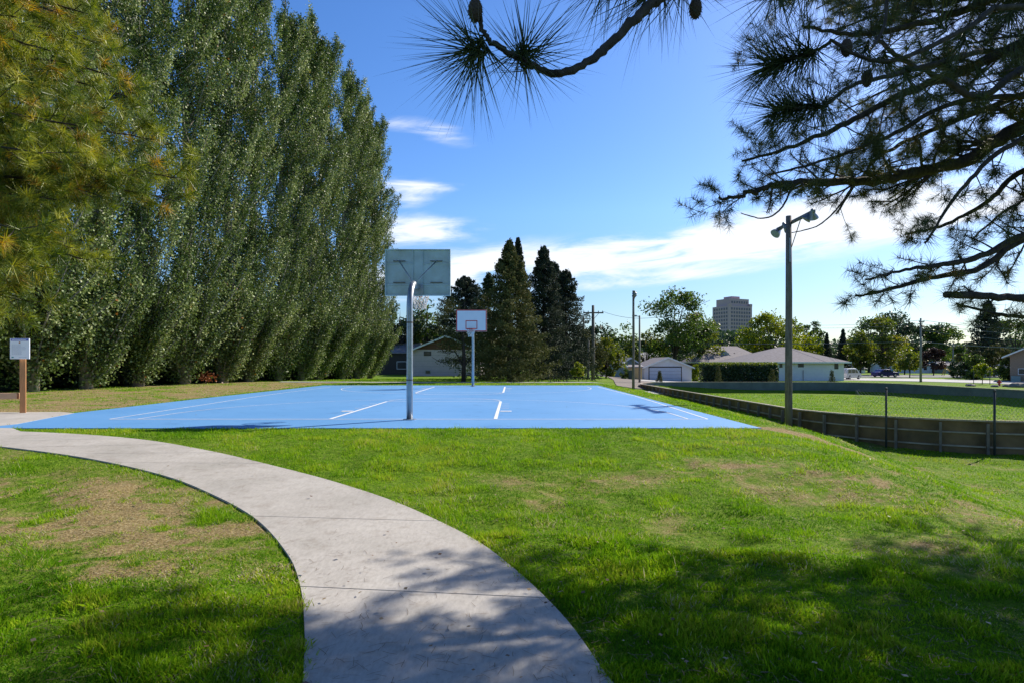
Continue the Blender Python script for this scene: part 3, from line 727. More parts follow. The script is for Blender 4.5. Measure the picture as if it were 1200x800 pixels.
def make_left_pine():
    base = (-8.3, 5.6, hz(-8.3, 5.6))
    t = thing('pine_tree', base, 'yellow-green long-needled pine hanging in from the left edge', 'tree')
    pn = Pine(17); T = lambda z: Vector((-8.3, 5.6, z)); A = at
    tr = MB(); tr.tube([(-8.3, 5.6, base[2]-.1), (-8.3, 5.6, 1), (-8.25, 5.6, 5), (-8.3, 5.55, 12)], [.36, .3, .24, .04], 14); tr.build('trunk', M['bark'], t, True, True)
    r = random.Random(4)
    tips = [(222, 212, 6.2), (205, 235, 6.0), (185, 165, 6.5), (170, 120, 6.8), (150, 95, 6.2), (140, 60, 6.9), (115, 20, 6.5), (95, -20, 6.0), (150, 205, 5.6), (120, 230, 5.8), (70, 235, 5.4),
            (105, 150, 5.5), (60, 60, 5.4), (50, 180, 5.0), (105, 305, 5.6), (85, 290, 6.2), (60, 315, 5.2), (25, 270, 5.0), (35, 355, 5.4), (0, 370, 5.0), (10, 330, 6.0), (0, 120, 5.0), (20, 20, 5.2), (75, 110, 7.0), (-20, 240, 5.0), (-30, 300, 5.4), (130, 40, 7.5), (30, 120, 6.4), (40, 260, 6.4), (120, 190, 7.0)]
    for px, py, D in tips:
        tip = A(px, py, D); z = min(tip.z+r.uniform(-.2, .5), 9)
        m = T(z).lerp(tip, .55)+Vector((0, 0, r.uniform(-.35, .35)))
        pn.limb([T(z-.1), m, T(z).lerp(tip, .8)+Vector((0, 0, .1)), tip], .028, .005, 2.2, (.3, .7), .35, n=6).build('limb', M['bark'], t, True, True)
    for k in range(26):
        z = r.uniform(2.5, 11.5); az = r.uniform(0, 2*math.pi); ln = (4.2-z*.25)
        tip = Vector((-8.3+math.cos(az)*ln, 5.6+math.sin(az)*ln, z+.3))
        if tip.y > .5 and 600+700*tip.x/tip.y > 0 and HZ-700*(tip.z-EYE)/tip.y > 0: continue
        pn.limb([T(z-.3), (T(z)+tip)/2, tip], .05, .01, .6, (.5, 1.0), .3, n=5).build('limb', M['bark'], t, True, True)
    print('left pine tips', len(pn.tips))
    pn.foliage(52, .14, .0062, M['needleL'], 'crown', t, base)
    pn.tw.build('twigs', M['twig'], t, True)
make_left_pine()

# ------------------------------------------------------------------ lombardy poplars
def make_poplar(seed, H=30, nl=92000):
    rng = np.random.default_rng(seed); r = random.Random(seed)
    t = thing('poplar_tree', (0, 0, 0), '', 'tree', 'row of poplars beside the court')
    tr = MB()
    bend = lambda z: 1.05*(1-math.exp(-z/2.6))
    Z = np.linspace(0, H*.97, 14); tr.tube([(bend(z)*.35+.12*math.sin(z*.7+seed), .1*math.cos(z*.5+seed), z-.15 if z == 0 else z) for z in Z], [max(.02, .34*(1-z/H)) for z in Z], 8)
    pts = []; val = []; per = []
    def rad(z): 
        u = z/H; return 2.65*min(1, (.42+z/4.5))*(1-max(0, (u-.55)/.45)**1.7*.93)
    nb = 215
    for k in range(nb):
        z0 = H*(r.random()**1.05)*.93 if k < 172 else r.uniform(.1, 4.2); az = r.uniform(0, 2*math.pi); R_ = rad(z0)*r.uniform(.45, 1.2)
        ln = r.uniform(2.6, 5.2)*(1-.45*z0/H); ln = min(ln, H*1.02-z0+.3)*(1 if k < 172 else .6); n = 7; P = []
        for i in range(n):
            f = i/(n-1); rr = R_*(f**.55); z = z0+ln*f
            P.append(Vector((bend(z)*.8+rr*math.cos(az+.25*f), rr*math.sin(az+.25*f), z)))
        tr.tube([(P[0].x*.5, P[0].y, P[0].z-.4)]+P, [.06]+[.045*(1-f/n)+.008 for f in range(n)], 4, False)
        m = int(nl/nb); f = rng.random(m)**.8; i0_ = np.minimum((f*(n-1)).astype(int), n-2); fr = f*(n-1)-i0_
        PA = np.array([tuple(p) for p in P]); C = PA[i0_]*(1-fr)[:, None]+PA[i0_+1]*fr[:, None]
        sp = .25*(1.2-.75*f)
        C = C+rng.normal(size=(m, 3))*sp[:, None]*np.array([1, 1, 1.5])
        C[:, 2] = np.maximum(C[:, 2], .15+rng.random(m)*.3)
        pts.append(C); b = r.gauss(0, .17); val.append(np.clip(rng.normal(.48+b, .2, m), 0, .97))  # per-branch tone puts shaded gaps and lit lobes into leaf colour
    P = np.concatenate(pts); v = np.concatenate(val); v = np.where(rng.random(len(v)) < .003, 1, v)
    V = leaf_quads(P, rng.uniform(.085, .155, len(P)), rng)
    tr.build('trunk', M['barkpale'], t, smooth=True)
    o = fast_mesh('crown', V, 4, M['poplar'], v); o.parent = t
    return t
POP = [make_poplar(s) for s in (31, 32, 33)]
k = 0; D = 24.1; used = set()
rows = []
while D < 62:
    rows.append(D); D += 3.05
names = ['at the left edge of the frame behind the hanging pine', 'directly behind the white notice on its timber post', 'first to the right of the timber post', 'second to the right of the timber post', 'just left of the red-leaved shoot', 'just right of the red-leaved shoot', 'seventh from the far end of the row',
         'sixth from the far end of the row', 'fifth from the far end of the row', 'fourth from the far end of the row', 'third from the far end of the row', 'next to last at the far end of the row', 'last at the far end, its edge against open sky']
for i, D in enumerate(rows):
    q = i % 3
    o = POP[q] if q not in used else copy_tree(POP[q]); used.add(q)
    x = -22.5+(D-25)*.2286+RS.uniform(-.3, .3)
    o.location = (x, D+RS.uniform(-.3, .3), hz(x, D)-.02)
    o.rotation_euler.z = RS.choice((-.35, 0, .3, .15, -.2)); s = RS.uniform(.93, 1.05)*(1.0 if D < 50 else 1.0-.011*(D-50)); o.scale = (s*1.02, s*1.02, s)
    o['label'] = 'tall dark-leaved columnar poplar, '+names[i]; o['category'] = 'tree'

# ------------------------------------------------------------------ spruces and broadleaf trees
def conifer(D, px, base_z, H, W, mat, label, seed, n=9000, size=.22, name='spruce_tree', group=None, start=.03, shape=1.0):
    rng = np.random.default_rng(seed); r = random.Random(seed)
    x = (px-600)/F*D; t = thing(name, (x, D, base_z), label, 'tree', group)
    tr = MB(); tr.tube([(0, 0, -.1), (0, 0, H*.5), (0, 0, H*.97)], [H*.018, H*.011, .02], 8); tr.build('trunk', M['bark'], t, smooth=True)
    nb = int(H*13); per = n//nb; out = []; vv = []
    for k in range(nb):
        u = start+(1-start)*(k/nb)**.93; z = u*H; az = k*2.399+r.uniform(-.4, .4)
        L = W/2*(1-u)**(1.02*shape)*r.uniform(.7, 1.22)+.10
        f = rng.random(per)**.6; dr = -.14*L*f+.16*L*f*f*f
        spread = (.10+.16*L*(f))*1.0
        lat = rng.normal(size=per)*spread*.7
        c = np.stack([math.cos(az)*L*f-math.sin(az)*lat, math.sin(az)*L*f+math.cos(az)*lat, z+dr*1.1+rng.normal(size=per)*.09-np.abs(lat)*.25-abs(rng.normal(size=per))*.12], -1)
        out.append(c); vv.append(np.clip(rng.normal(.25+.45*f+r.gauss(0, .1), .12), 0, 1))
    P = np.concatenate(out); v = np.concatenate(vv)
    V = leaf_quads(P, rng.uniform(.6, 1.3, len(P))*size, rng, .35, .6)
    o = fast_mesh('crown', V, 4, mat, v); o.parent = t; return t
def broadleaf(D, px, base_z, H, W, mat, label, seed, n=5000, size=.3, name='broadleaf_tree', crown0=.25, clumps=26, group=None, accents=None, gap=.34, trunkr=None):
    rng = np.random.default_rng(seed); r = random.Random(seed)
    x = (px-600)/F*D; t = thing(name, (x, D, base_z), label, 'tree', group)
    tr = MB(); tr.tube([(0, 0, -.1), (.02*H, 0, H*.3), (0, .01*H, H*.62), (.01*H, 0, H*.85)], [trunkr or H*.022, (trunkr or H*.022)*.75, H*.009, .015], 7)
    cz = H*(crown0+1)/2; rz_ = H*(1-crown0)/2; pts = []; vv = []
    for k in range(clumps):
        while True:
            p = Vector((r.uniform(-1, 1), r.uniform(-1, 1), r.uniform(-1, 1)))
            if .25 < p.length < 1: break
        p = p*(.86/max(p.length, .62)) if p.length > .62 else p*1.2
        wz = 1-.25*max(0, p.z)
        c = Vector((p.x*W/2*wz, p.y*W/2*wz, cz+p.z*rz_)); cr = r.uniform(.16, .34)*min(W/2, rz_)*1.25
        m = c*.25+Vector((0, 0, H*.3)); tr.tube([(0, 0, H*(crown0*.7+.2*r.random())), tuple(m), tuple(c)], [H*.009, H*.006, .012], 5, False)
        q = int(n/clumps*r.uniform(.6, 1.4)); d = unit(rng.normal(size=(q, 3)))*(rng.random(q)**gap)[:, None]
        lump = 1+.35*np.sin(d[:, 0]*5+k)*np.cos(d[:, 2]*4+k*2)
        C = np.array(c)+d*lump[:, None]*cr*np.array([1.1, 1.1, .85])
        pts.append(C); vv.append(np.clip(rng.normal(.45+r.gauss(0, .16), .17, q), 0, 1))
    P = np.concatenate(pts); v = np.concatenate(vv)
    tr.build('trunk', M['bark'], t, smooth=True)
    V = leaf_quads(P, rng.uniform(.6, 1.3, len(P))*size, rng)
    o = fast_mesh('crown', V, 4, mat, v); o.parent = t; return t
def B(px, D, top, W, mat, label, seed, base=None, **k):
    z0 = hz((px-600)/F*D, D) if base is None else base
    H = EYE+(HZ-top)/F*D-z0; return broadleaf(D, px, z0, H, W*D/F, mat, label, seed, **k)
def Cn(px, D, top, W, mat, label, seed, base=None, **k):
    z0 = hz((px-600)/F*D, D) if base is None else base
    H = EYE+(HZ-top)/F*D-z0; return conifer(D, px, z0, H, W*D/F, mat, label, seed, **k)
G1 = 'tall conifers behind the far hoop'
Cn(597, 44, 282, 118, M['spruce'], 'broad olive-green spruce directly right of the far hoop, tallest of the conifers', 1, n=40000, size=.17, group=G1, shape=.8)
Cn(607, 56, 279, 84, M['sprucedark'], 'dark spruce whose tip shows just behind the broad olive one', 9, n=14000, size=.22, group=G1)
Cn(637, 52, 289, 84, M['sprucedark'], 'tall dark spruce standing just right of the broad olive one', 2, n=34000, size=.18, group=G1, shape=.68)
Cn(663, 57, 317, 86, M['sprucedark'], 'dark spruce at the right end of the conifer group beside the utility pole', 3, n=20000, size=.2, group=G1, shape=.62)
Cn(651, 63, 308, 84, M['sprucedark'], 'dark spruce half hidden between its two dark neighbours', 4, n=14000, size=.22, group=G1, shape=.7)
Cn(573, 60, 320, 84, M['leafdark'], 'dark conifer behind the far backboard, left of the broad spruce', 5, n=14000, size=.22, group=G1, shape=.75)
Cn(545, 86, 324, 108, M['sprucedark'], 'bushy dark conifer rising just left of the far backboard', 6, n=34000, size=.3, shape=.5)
# scraggly pine in front of the pinkish house
def scraggly():
    D = 42.5; px = 543; x = (px-600)/F*D; z0 = hz(x, D)
    t = thing('pine_tree', (x, D, z0), 'scraggly pine with bare crooked lower limbs in front of the pinkish house', 'tree')
    pn = Pine(8); A = at
    tr = MB(); tr.tube([(x, D, z0-.1), (x+.05, D, 1.6), (x-.05, D, 3.4), (x+.1, D, 5.6)], [.17, .13, .1, .03], 8); tr.build('trunk', M['bark'], t, True, True)
    for P in ([A(542, 424, D), A(530, 421, D-.4), A(518, 424, D-.6), A(506, 418, D-.8)], [A(542, 428, D), A(533, 412, D-.3), A(525, 414, D-.5), A(516, 408, D-.6)], [A(543, 431, D), A(552, 420, D), A(560, 416, D-.2)]):
        pn.limb(P, .05, .015, .0, n=5).build('limb', M['bark'], t, True, True)
    rng = np.random.default_rng(8); C = []
    for k in range(34):
        px_ = rng.uniform(516, 572); py = rng.uniform(345, 424)-.0; w = 1-abs(px_-541)/45
        if rng.random() > w*1.1: continue
        c = np.array(A(px_, py, D+rng.uniform(-1, 1))); C.append(c+rng.normal(size=(260, 3))*np.array([.34, .34, .16]))
    C = np.concatenate(C); V = leaf_quads(C-np.array([x, D, z0]), rng.uniform(.08, .18, len(C)), rng, .3, .5)
    o = fast_mesh('crown', V, 4, M['spruce'], np.clip(rng.normal(.5, .2, len(C)), 0, 1)); o.parent = t
scraggly()
B(500, 88, 350, 70, M['leafgreen'], 'green tree with thinning crown behind the pinkish house', 12, n=6000, size=.3)
B(468, 84, 352, 50, M['leafdark'], 'dark tree between the last poplar and the pinkish house roof', 13, n=5000, size=.3)
B(484, 86, 390, 26, M['leafolive'], 'small tree turning orange beside the eave of the pinkish house', 14, n=2500, size=.2, crown0=.5)
B(682, 66, 385, 52, M['spruce'], 'dull green bushy tree between the dark conifers and the utility pole', 15, n=7000, size=.24, crown0=.05)
B(655, 68, 392, 50, M['leafdark'], 'low dark tree behind the grey shed', 16, n=5000, size=.26, crown0=.05)
B(710, 70, 397, 40, M['leafolive'], 'olive green bushy tree just right of the utility pole', 17, n=5500, size=.24, crown0=.02)
B(705, 120, 372, 44, M['leafdark'], 'far dark tree seen above the alley', 18, n=3500, size=.4)
B(733, 118, 380, 50, M['leafgreen'], 'rounded tree above the alley left of the floodlight pole', 19, n=4500, size=.38, crown0=.1)
B(757, 112, 390, 52, M['leafolive'], 'low spreading tree behind the ochre shed', 20, n=5500, size=.34, crown0=.1)
B(790, 108, 338, 88, M['leafgreen'], 'tallest airy cottonwood behind the white garage', 22, n=11000, size=.36, clumps=38, crown0=.2, gap=.5)
B(822, 112, 362, 44, M['leafolive'], 'yellowing tree at the right side of the cottonwood, left of the tower', 23, n=5000, size=.36, crown0=.1, gap=.5)
B(812, 128, 395, 70, M['leafdark'], 'dark round tree in front of the foot of the tower', 24, n=4500, size=.4)
B(845, 150, 397, 50, M['leafdark'], 'dark tree just under the tower', 25, n=3500, size=.5)
B(872, 160, 390, 56, M['leafdark'], 'bluish dark tree between the tower and the yellow-green tree', 26, n=4500, size=.5)
B(903, 134, 365, 66, M['leafyellow'], 'bright yellow-green round tree behind the hip-roofed house', 27, n=9000, size=.42, clumps=34, crown0=.1)
B(938, 140, 368, 46, M['leafyellow'], 'second yellow-green tree just right of the near floodlight pole', 28, n=5000, size=.42, crown0=.1)
B(952, 150, 373, 26, M['leafgreen'], 'slim green tree at the right end of the yellow-green trees', 29, n=2500, size=.42, crown0=.1)
G2 = 'trees along the street on the right'
Cn(969, 140, 390, 20, M['sprucedark'], 'slim dark conifer right of the hip roof, smaller of the pair', 30, n=2500, size=.5, group=G2)
Cn(988, 135, 386, 26, M['sprucedark'], 'dark conifer behind the silver van', 32, n=3500, size=.5, group=G2)
B(1008, 128, 387, 30, M['leafolive'], 'narrow olive tree between the van and the blue car', 33, n=4000, size=.38, crown0=.12, group=G2)
B(1034, 126, 372, 50, M['leafolive'], 'large tree with dark crown directly above the blue car', 34, n=8000, size=.4, crown0=.12, group=G2)
B(1018, 165, 370, 44, M['leafgreen'], 'tall green tree in the back row above the van', 35, n=3500, size=.5, group=G2)
B(1045, 170, 366, 56, M['leafdark'], 'tallest green tree in the back row above the blue car', 36, n=5000, size=.5, group=G2)
B(1080, 165, 373, 58, M['leafdark'], 'wide dark tree in the back row behind the street pole', 37, n=5000, size=.5, group=G2)
B(1105, 160, 380, 44, M['leafgreen'], 'green tree in the back row right of the street pole', 38, n=4500, size=.5, group=G2)
B(1066, 106, 413, 24, M['leafolive'], 'small round yellowing tree at the kerb left of the street pole', 39, n=2800, size=.26, crown0=.3, trunkr=.1, group=G2)
B(1060, 132, 404, 34, M['leafyellow'], 'light green tree behind the small yellowing one', 40, n=3500, size=.36, crown0=.1, group=G2)
B(1094, 122, 408, 30, M['leafbronze'], 'bronze-leaved tree right of the street pole', 41, n=3500, size=.34, crown0=.2, group=G2)
Cn(1158, 112, 352, 66, M['sprucedark'], 'big blue-black spruce towering over the right side of the street', 42, n=12000, size=.42, group=G2, shape=.75)
B(1190, 150, 374, 60, M['leafgreen'], 'green tree at the right edge behind the brick house', 43, n=4500, size=.5, group=G2)
B(1148, 96, 404, 66, M['spruce'], 'low wide brownish tree under the big blue-black spruce', 44, n=6000, size=.32, crown0=.3, clumps=20, group=G2)
B(1140, 92, 414, 26, M['leafgreen'], 'bright green bush-like tree behind the hydrant sapling', 45, n=3500, size=.25, crown0=.02, group=G2)
B(1151, 72, 425, 18, M['leafyellow'], 'little lime-green sapling at the kerb beside the hydrant', 46, n=1600, size=.17, crown0=.25, trunkr=.05)
B(1183, 88, 420, 26, M['leafgreen'], 'green shrub left of the brick house wall', 47, n=3000, size=.25, crown0=.0, name='shrub')
B(1125, 100, 420, 22, M['leafdark'], 'dark shrub at the lawn right of the thin street pole', 48, n=2200, size=.25, crown0=.0, name='shrub')
B(678, 44.5, 424, 17, M['leafyellow'], 'young bright green sapling on the grass between spruces and utility pole', 49, n=1500, size=.12, crown0=.2, trunkr=.03)
B(815, 84, 427, 20, M['leafyellow'], 'light green shrub between the white garage and the hedge', 50, n=1800, size=.2, crown0=.0, name='shrub')
B(733, 74, 432, 14, M['leafgreen'], 'weedy shrub beside the ochre shed', 51, n=900, size=.18, crown0=.0, name='shrub')
for i, (px, D, top, w, lb) in enumerate([(773, 61, 434, 9, 'tiny spruce in front of the white garage door'), (842, 63, 428, 12, 'small spruce in front of the hedge, at its left half'), (905, 63, 431, 13, 'small spruce at the right end of the hedge'), (975, 63, 433, 11, 'small spruce before the white wall of the hip-roofed house')]):
    Cn(px, D, top, w, M['spruce'], lb, 60+i, n=1800, size=.09, group='young spruces planted behind the board wall')
# hedge
def hedge():
    D = 76; x0 = (821-600)/F*D; x1 = (908-600)/F*D; z0 = hz((x0+x1)/2, D); H = EYE+(HZ-427.5)/F*D-z0
    t = thing('hedge', ((x0+x1)/2, D, z0), 'long clipped hedge with pale shoots on top, left of the hip-roofed house', 'hedge')
    rng = np.random.default_rng(77); n = 15000; hw = (x1-x0)/2
    P = np.stack([rng.uniform(-hw, hw, n), rng.uniform(-1, 1, n), rng.random(n)], -1); f = rng.integers(0, 3, n)
    P[:, 1] = np.where(f == 0, -.9+rng.normal(size=n)*.1, P[:, 1]*.9); P[:, 2] = np.where(f == 1, H*.93+rng.normal(size=n)*.12, P[:, 2]*H*.95)
    P[:, 2] += .25*(fbm(P[:, 0]*.8, P[:, 0]*0, 4, 3)-.5)
    o = fast_mesh('foliage', leaf_quads(P, rng.uniform(.14, .3, n), rng), 4, M['leafdark'], np.clip(rng.normal(.6, .25, n), 0, 1)); o.parent = t
    n = 9000; P = np.stack([rng.uniform(-hw, hw, n), rng.uniform(-.9, .9, n), H*.9+rng.random(n)**2*.6], -1)
    o = fast_mesh('new_shoots', leaf_quads(P, rng.uniform(.1, .2, n), rng), 4, M['leafgreen'], np.clip(rng.normal(.9, .2, n), 0, 1)); o.parent = t
    m = MB()
    for k in range(12): m.tube([(-hw+.5+k*(2*hw-1)/11, 0, -.1), (-hw+.5+k*(2*hw-1)/11, 0, H*.8)], .05, 5)
    m.build('stems', M['bark'], t)
hedge()
def far_wood():
    rng = np.random.default_rng(99); n = 64000
    az = rng.uniform(-1.0, .85, n); D = rng.uniform(205, 260, n); x = D*np.tan(az); 
    top = 6+9*fbm(x*.035, x*0, 8, 3)+3*fbm(x*.2, x*0, 9, 2)
    z = -1.5+top*rng.random(n)**.8
    V = leaf_quads(np.stack([x, D+6*np.sin(x*.3), z], -1), rng.uniform(.8, 1.7, n), rng)
    o = fast_mesh('distant_wood', V, 4, M['leafdark'], np.clip(rng.normal(.5, .2, n), 0, 1)); tag(o, 'far-off belt of dark trees closing the horizon', 'trees', kind='stuff')
far_wood()
def shade_backing():  # added dark leaves, standing in for deep shade between the poplar feet
    rng = np.random.default_rng(55); n = 30000; D = rng.uniform(14, 64, n); x = -25.3+(D-25)*.2286+rng.normal(size=n)*.5; z = height(x, D)+rng.random(n)**1.1*(2.0+1.6*fbm(D*.4, D*0, 3, 3))
    o = fast_mesh('shade_backing', leaf_quads(np.stack([x, D, z], -1), rng.uniform(.2, .45, n), rng), 4, M['leafdark'], np.clip(rng.normal(.3, .2, n), 0, 1)); tag(o, 'dark leaf mass added as shade behind the foot of the poplar row', 'shade_backing', kind='stuff')
shade_backing()
# red-leaved shoot at poplar foot
rs = thing('shrub', (-19.2, 37.4, hz(-19.2, 37.4)), 'small red-leaved shoot at the foot of the poplars', 'shrub'); q = np.random.default_rng(5)
C = q.normal(size=(220, 3))*np.array([.34, .2, .17])+np.array([0, 0, .4]); o = fast_mesh('foliage', leaf_quads(C, q.uniform(.08, .16, 220), q), 4, leafmat('red leaf', [(0, (.12, .05, .02)), (1, (.38, .13, .05))], .3), q.random(220)); o.parent = rs
m = MB(); m.tube([(0, 0, -.05), (.05, 0, .5)], .02, 5); m.build('stem', M['bark'], rs)

# ------------------------------------------------------------------ basketball hoops
def make_hoop():
    t = thing('basketball_hoop', (0, 0, 0), 'near basketball hoop seen from behind, steel-blue backboard on gooseneck pole', 'basketball hoop', 'hoops of the blue court')
    m = MB(); P = [(0, 0, -.05), (0, 0, 1.2), (0, 0, 2.45)]
    for k in range(1, 11):
        a = math.pi/2*k/10; P.append((0, .62*(1-math.cos(a)), 2.45+.72*math.sin(a)))
    P.append((0, 1.12, 3.17)); m.tube(P, .072, 18); m.build('pole', M['metal'], t, smooth=True)
    m = MB(); m.lathe([(.15, .014), (.15, .03), (.085, .036)], n=18); m.build('base_collar', M['metal'], t)
    m = MB(); m.lathe([(.0745, .9), (.0745, .93)], n=18); m.lathe([(.0745, 2.2), (.0745, 2.23)], n=18); m.build('pole_band', M['rust'], t)
    # backboard
    y = 1.2; z0, z1, W = 2.95, 4.1, 1.62; zc = (z0+z1)/2
    b = MB(); b.box((0, y+.01, zc), (W, .02, z1-z0)); bb = b.build('backboard', [M['bbback']], t)
    f = MB(); f.box((0, y+.024, zc), (W-.004, .006, z1-z0-.004)); f.build('board_face', M['bbface'], bb)
    f = MB(); w = .05
    for s in (-1, 1):
        f.box((s*(W/2-w/2-.004), y+.0295, zc), (w, .003, z1-z0-.01)); f.box((0, y+.0295, zc+s*((z1-z0)/2-w/2-.004)), (W-2*w-.012, .003, w))
    for s in (-1, 1): f.box((s*.29, y+.0295, z0+.36), (.045, .003, .46))
    f.box((0, y+.0295, z0+.5675), (.535, .003, .045)); f.box((0, y+.0295, z0+.1525), (.535, .003, .045))
    f.build('border_stripe', M['red'], bb)
    f = MB()
    for s in (-1, 1):
        f.box((s*(W/2-.012), y-.022, zc), (.024, .044, z1-z0)); f.box((0, y-.022, zc+s*((z1-z0)/2-.012)), (W-.05, .044, .024))
        f.box((s*.12, y-.015, zc), (.012, .03, z1-z0-.05))
    for zz in (z0+.27, z1-.35):
        for s in (-1, 1): f.box((s*.46, y-.012, zz), (.66, .024, .022))
    f.build('stiffener_frame', M['bbback'], bb)
    f = MB()
    for s in (-1, 1):
        for zz in (z1-.29, z0+.33): f.box((s*.46, y-.028, zz), (.3, .012, .018))
    f.build('mounting_strip', M['rust'], bb)
    for s in (-1, 1):
        m = MB(); m.tube([(s*.03, .62, 3.2), (s*.46, y-.03, 3.81)], .015, 8); m.build('brace', M['metal'], t, smooth=True)
    m = MB(); m.box((0, 1.155, 3.1), (.28, .05, .24)); m.build('mounting_plate', M['metal'], t, bevel=.006)
    m = MB(); cy = y+.03+.15+.228
    m.tube([(.228*math.cos(a), cy+.228*math.sin(a), 3.05) for a in np.linspace(0, 2*math.pi, 29)], .011, 8, False)
    m.box((0, y+.10, 3.04), (.2, .13, .02)); m.box((0, y+.037, 3.0), (.2, .012, .12)); rm = m.build('rim', M['red'], t, smooth=False)
    n = MB(); lv = [(.226, 3.045), (.205, 2.95), (.175, 2.85), (.15, 2.76), (.142, 2.66)]
    for k in range(12):
        for s in (1, -1):
            n.tube([(r_*math.cos(2*math.pi*(k+s*j*.5)/12), cy+r_*math.sin(2*math.pi*(k+s*j*.5)/12), z) for j, (r_, z) in enumerate(lv)], .008, 5, False)
    n.build('net', M['net'], t)
    return t
hp = make_hoop(); hp.location = (-2.33, 13.6, 0)
hf = copy_tree(hp); hf.location = (-2.15, 32.9, 0); hf.rotation_euler.z = math.pi; hf['label'] = 'far basketball hoop facing the camera, white backboard with red border and square'
for c in children(hf):
    if c.name.startswith('pole'):
        c.data = c.data.copy(); c.data.materials[0] = M['bluemetal']; c['label'] = 'pale blue pole'

# ------------------------------------------------------------------ sign and timber barrier
bz = hz(-12.65, 15.45)
t = thing('timber_barrier', (-12.65, 15.45, bz), 'new orange timber post with a low pale rail running left', 'barrier')
m = MB(); m.box((0, 0, .93), (.125, .125, 1.9), R(35)); m.build('post', M['cedar'], t, bevel=.006)
m = MB(); m.beam((-4.2, -.45, .42), (-.097, -.02, .46), .14, .16); m.build('rail', M['cedarlit'], t, bevel=.01)
m = MB(); m.box((-4.2, -.45, .28), (.19, .19, .7)); m.build('post', M['cedar'], t, bevel=.01)
t = thing('information_sign', (-12.62, 15.34, bz), 'square white notice with a blue heading band, fixed to the timber post', 'sign')
m = MB(); m.box((0, -.02, 1.67), (.50, .02, .52)); p = m.build('sign_panel', M['signwhite'], t, bevel=.003)
m = MB(); m.box((0, -.033, 1.895), (.44, .004, .052)); hb = m.build('heading_band', M['signblue'], p)
m = MB(); xx = -.19; r = random.Random(3)
while xx < .17:
    w = r.uniform(.012, .022); m.box((xx+w/2, -.0365, 1.895), (w, .003, .022)); xx += w+.008
m.build('heading_letters', M['signwhite'], hb)
m = MB(); m.lathe([(.022, -.002), (.022, .002)], (0, -.0335, 1.825), 14, Matrix.Rotation(R(90), 3, 'X')); m.build('emblem', M['signorange'], p)
m = MB()
for k in range(9):
    xx = -.2; zz = 1.77-k*.03; end = r.uniform(.0, .19)
    while xx < end:
        w = r.uniform(.015, .05); m.box((xx+w/2, -.0335, zz), (w, .003, .006)); xx += w+.008
m.build('printed_lines', M['signgrey'], p)
m = MB(); m.box((-.18, -.0335, 1.455), (.05, .003, .03)); m.build('small_mark', M['signgreen'], p)
m = MB(); m.box((.08, -.0335, 1.455), (.2, .003, .006)); m.build('footer_line', M['signgrey'], p)

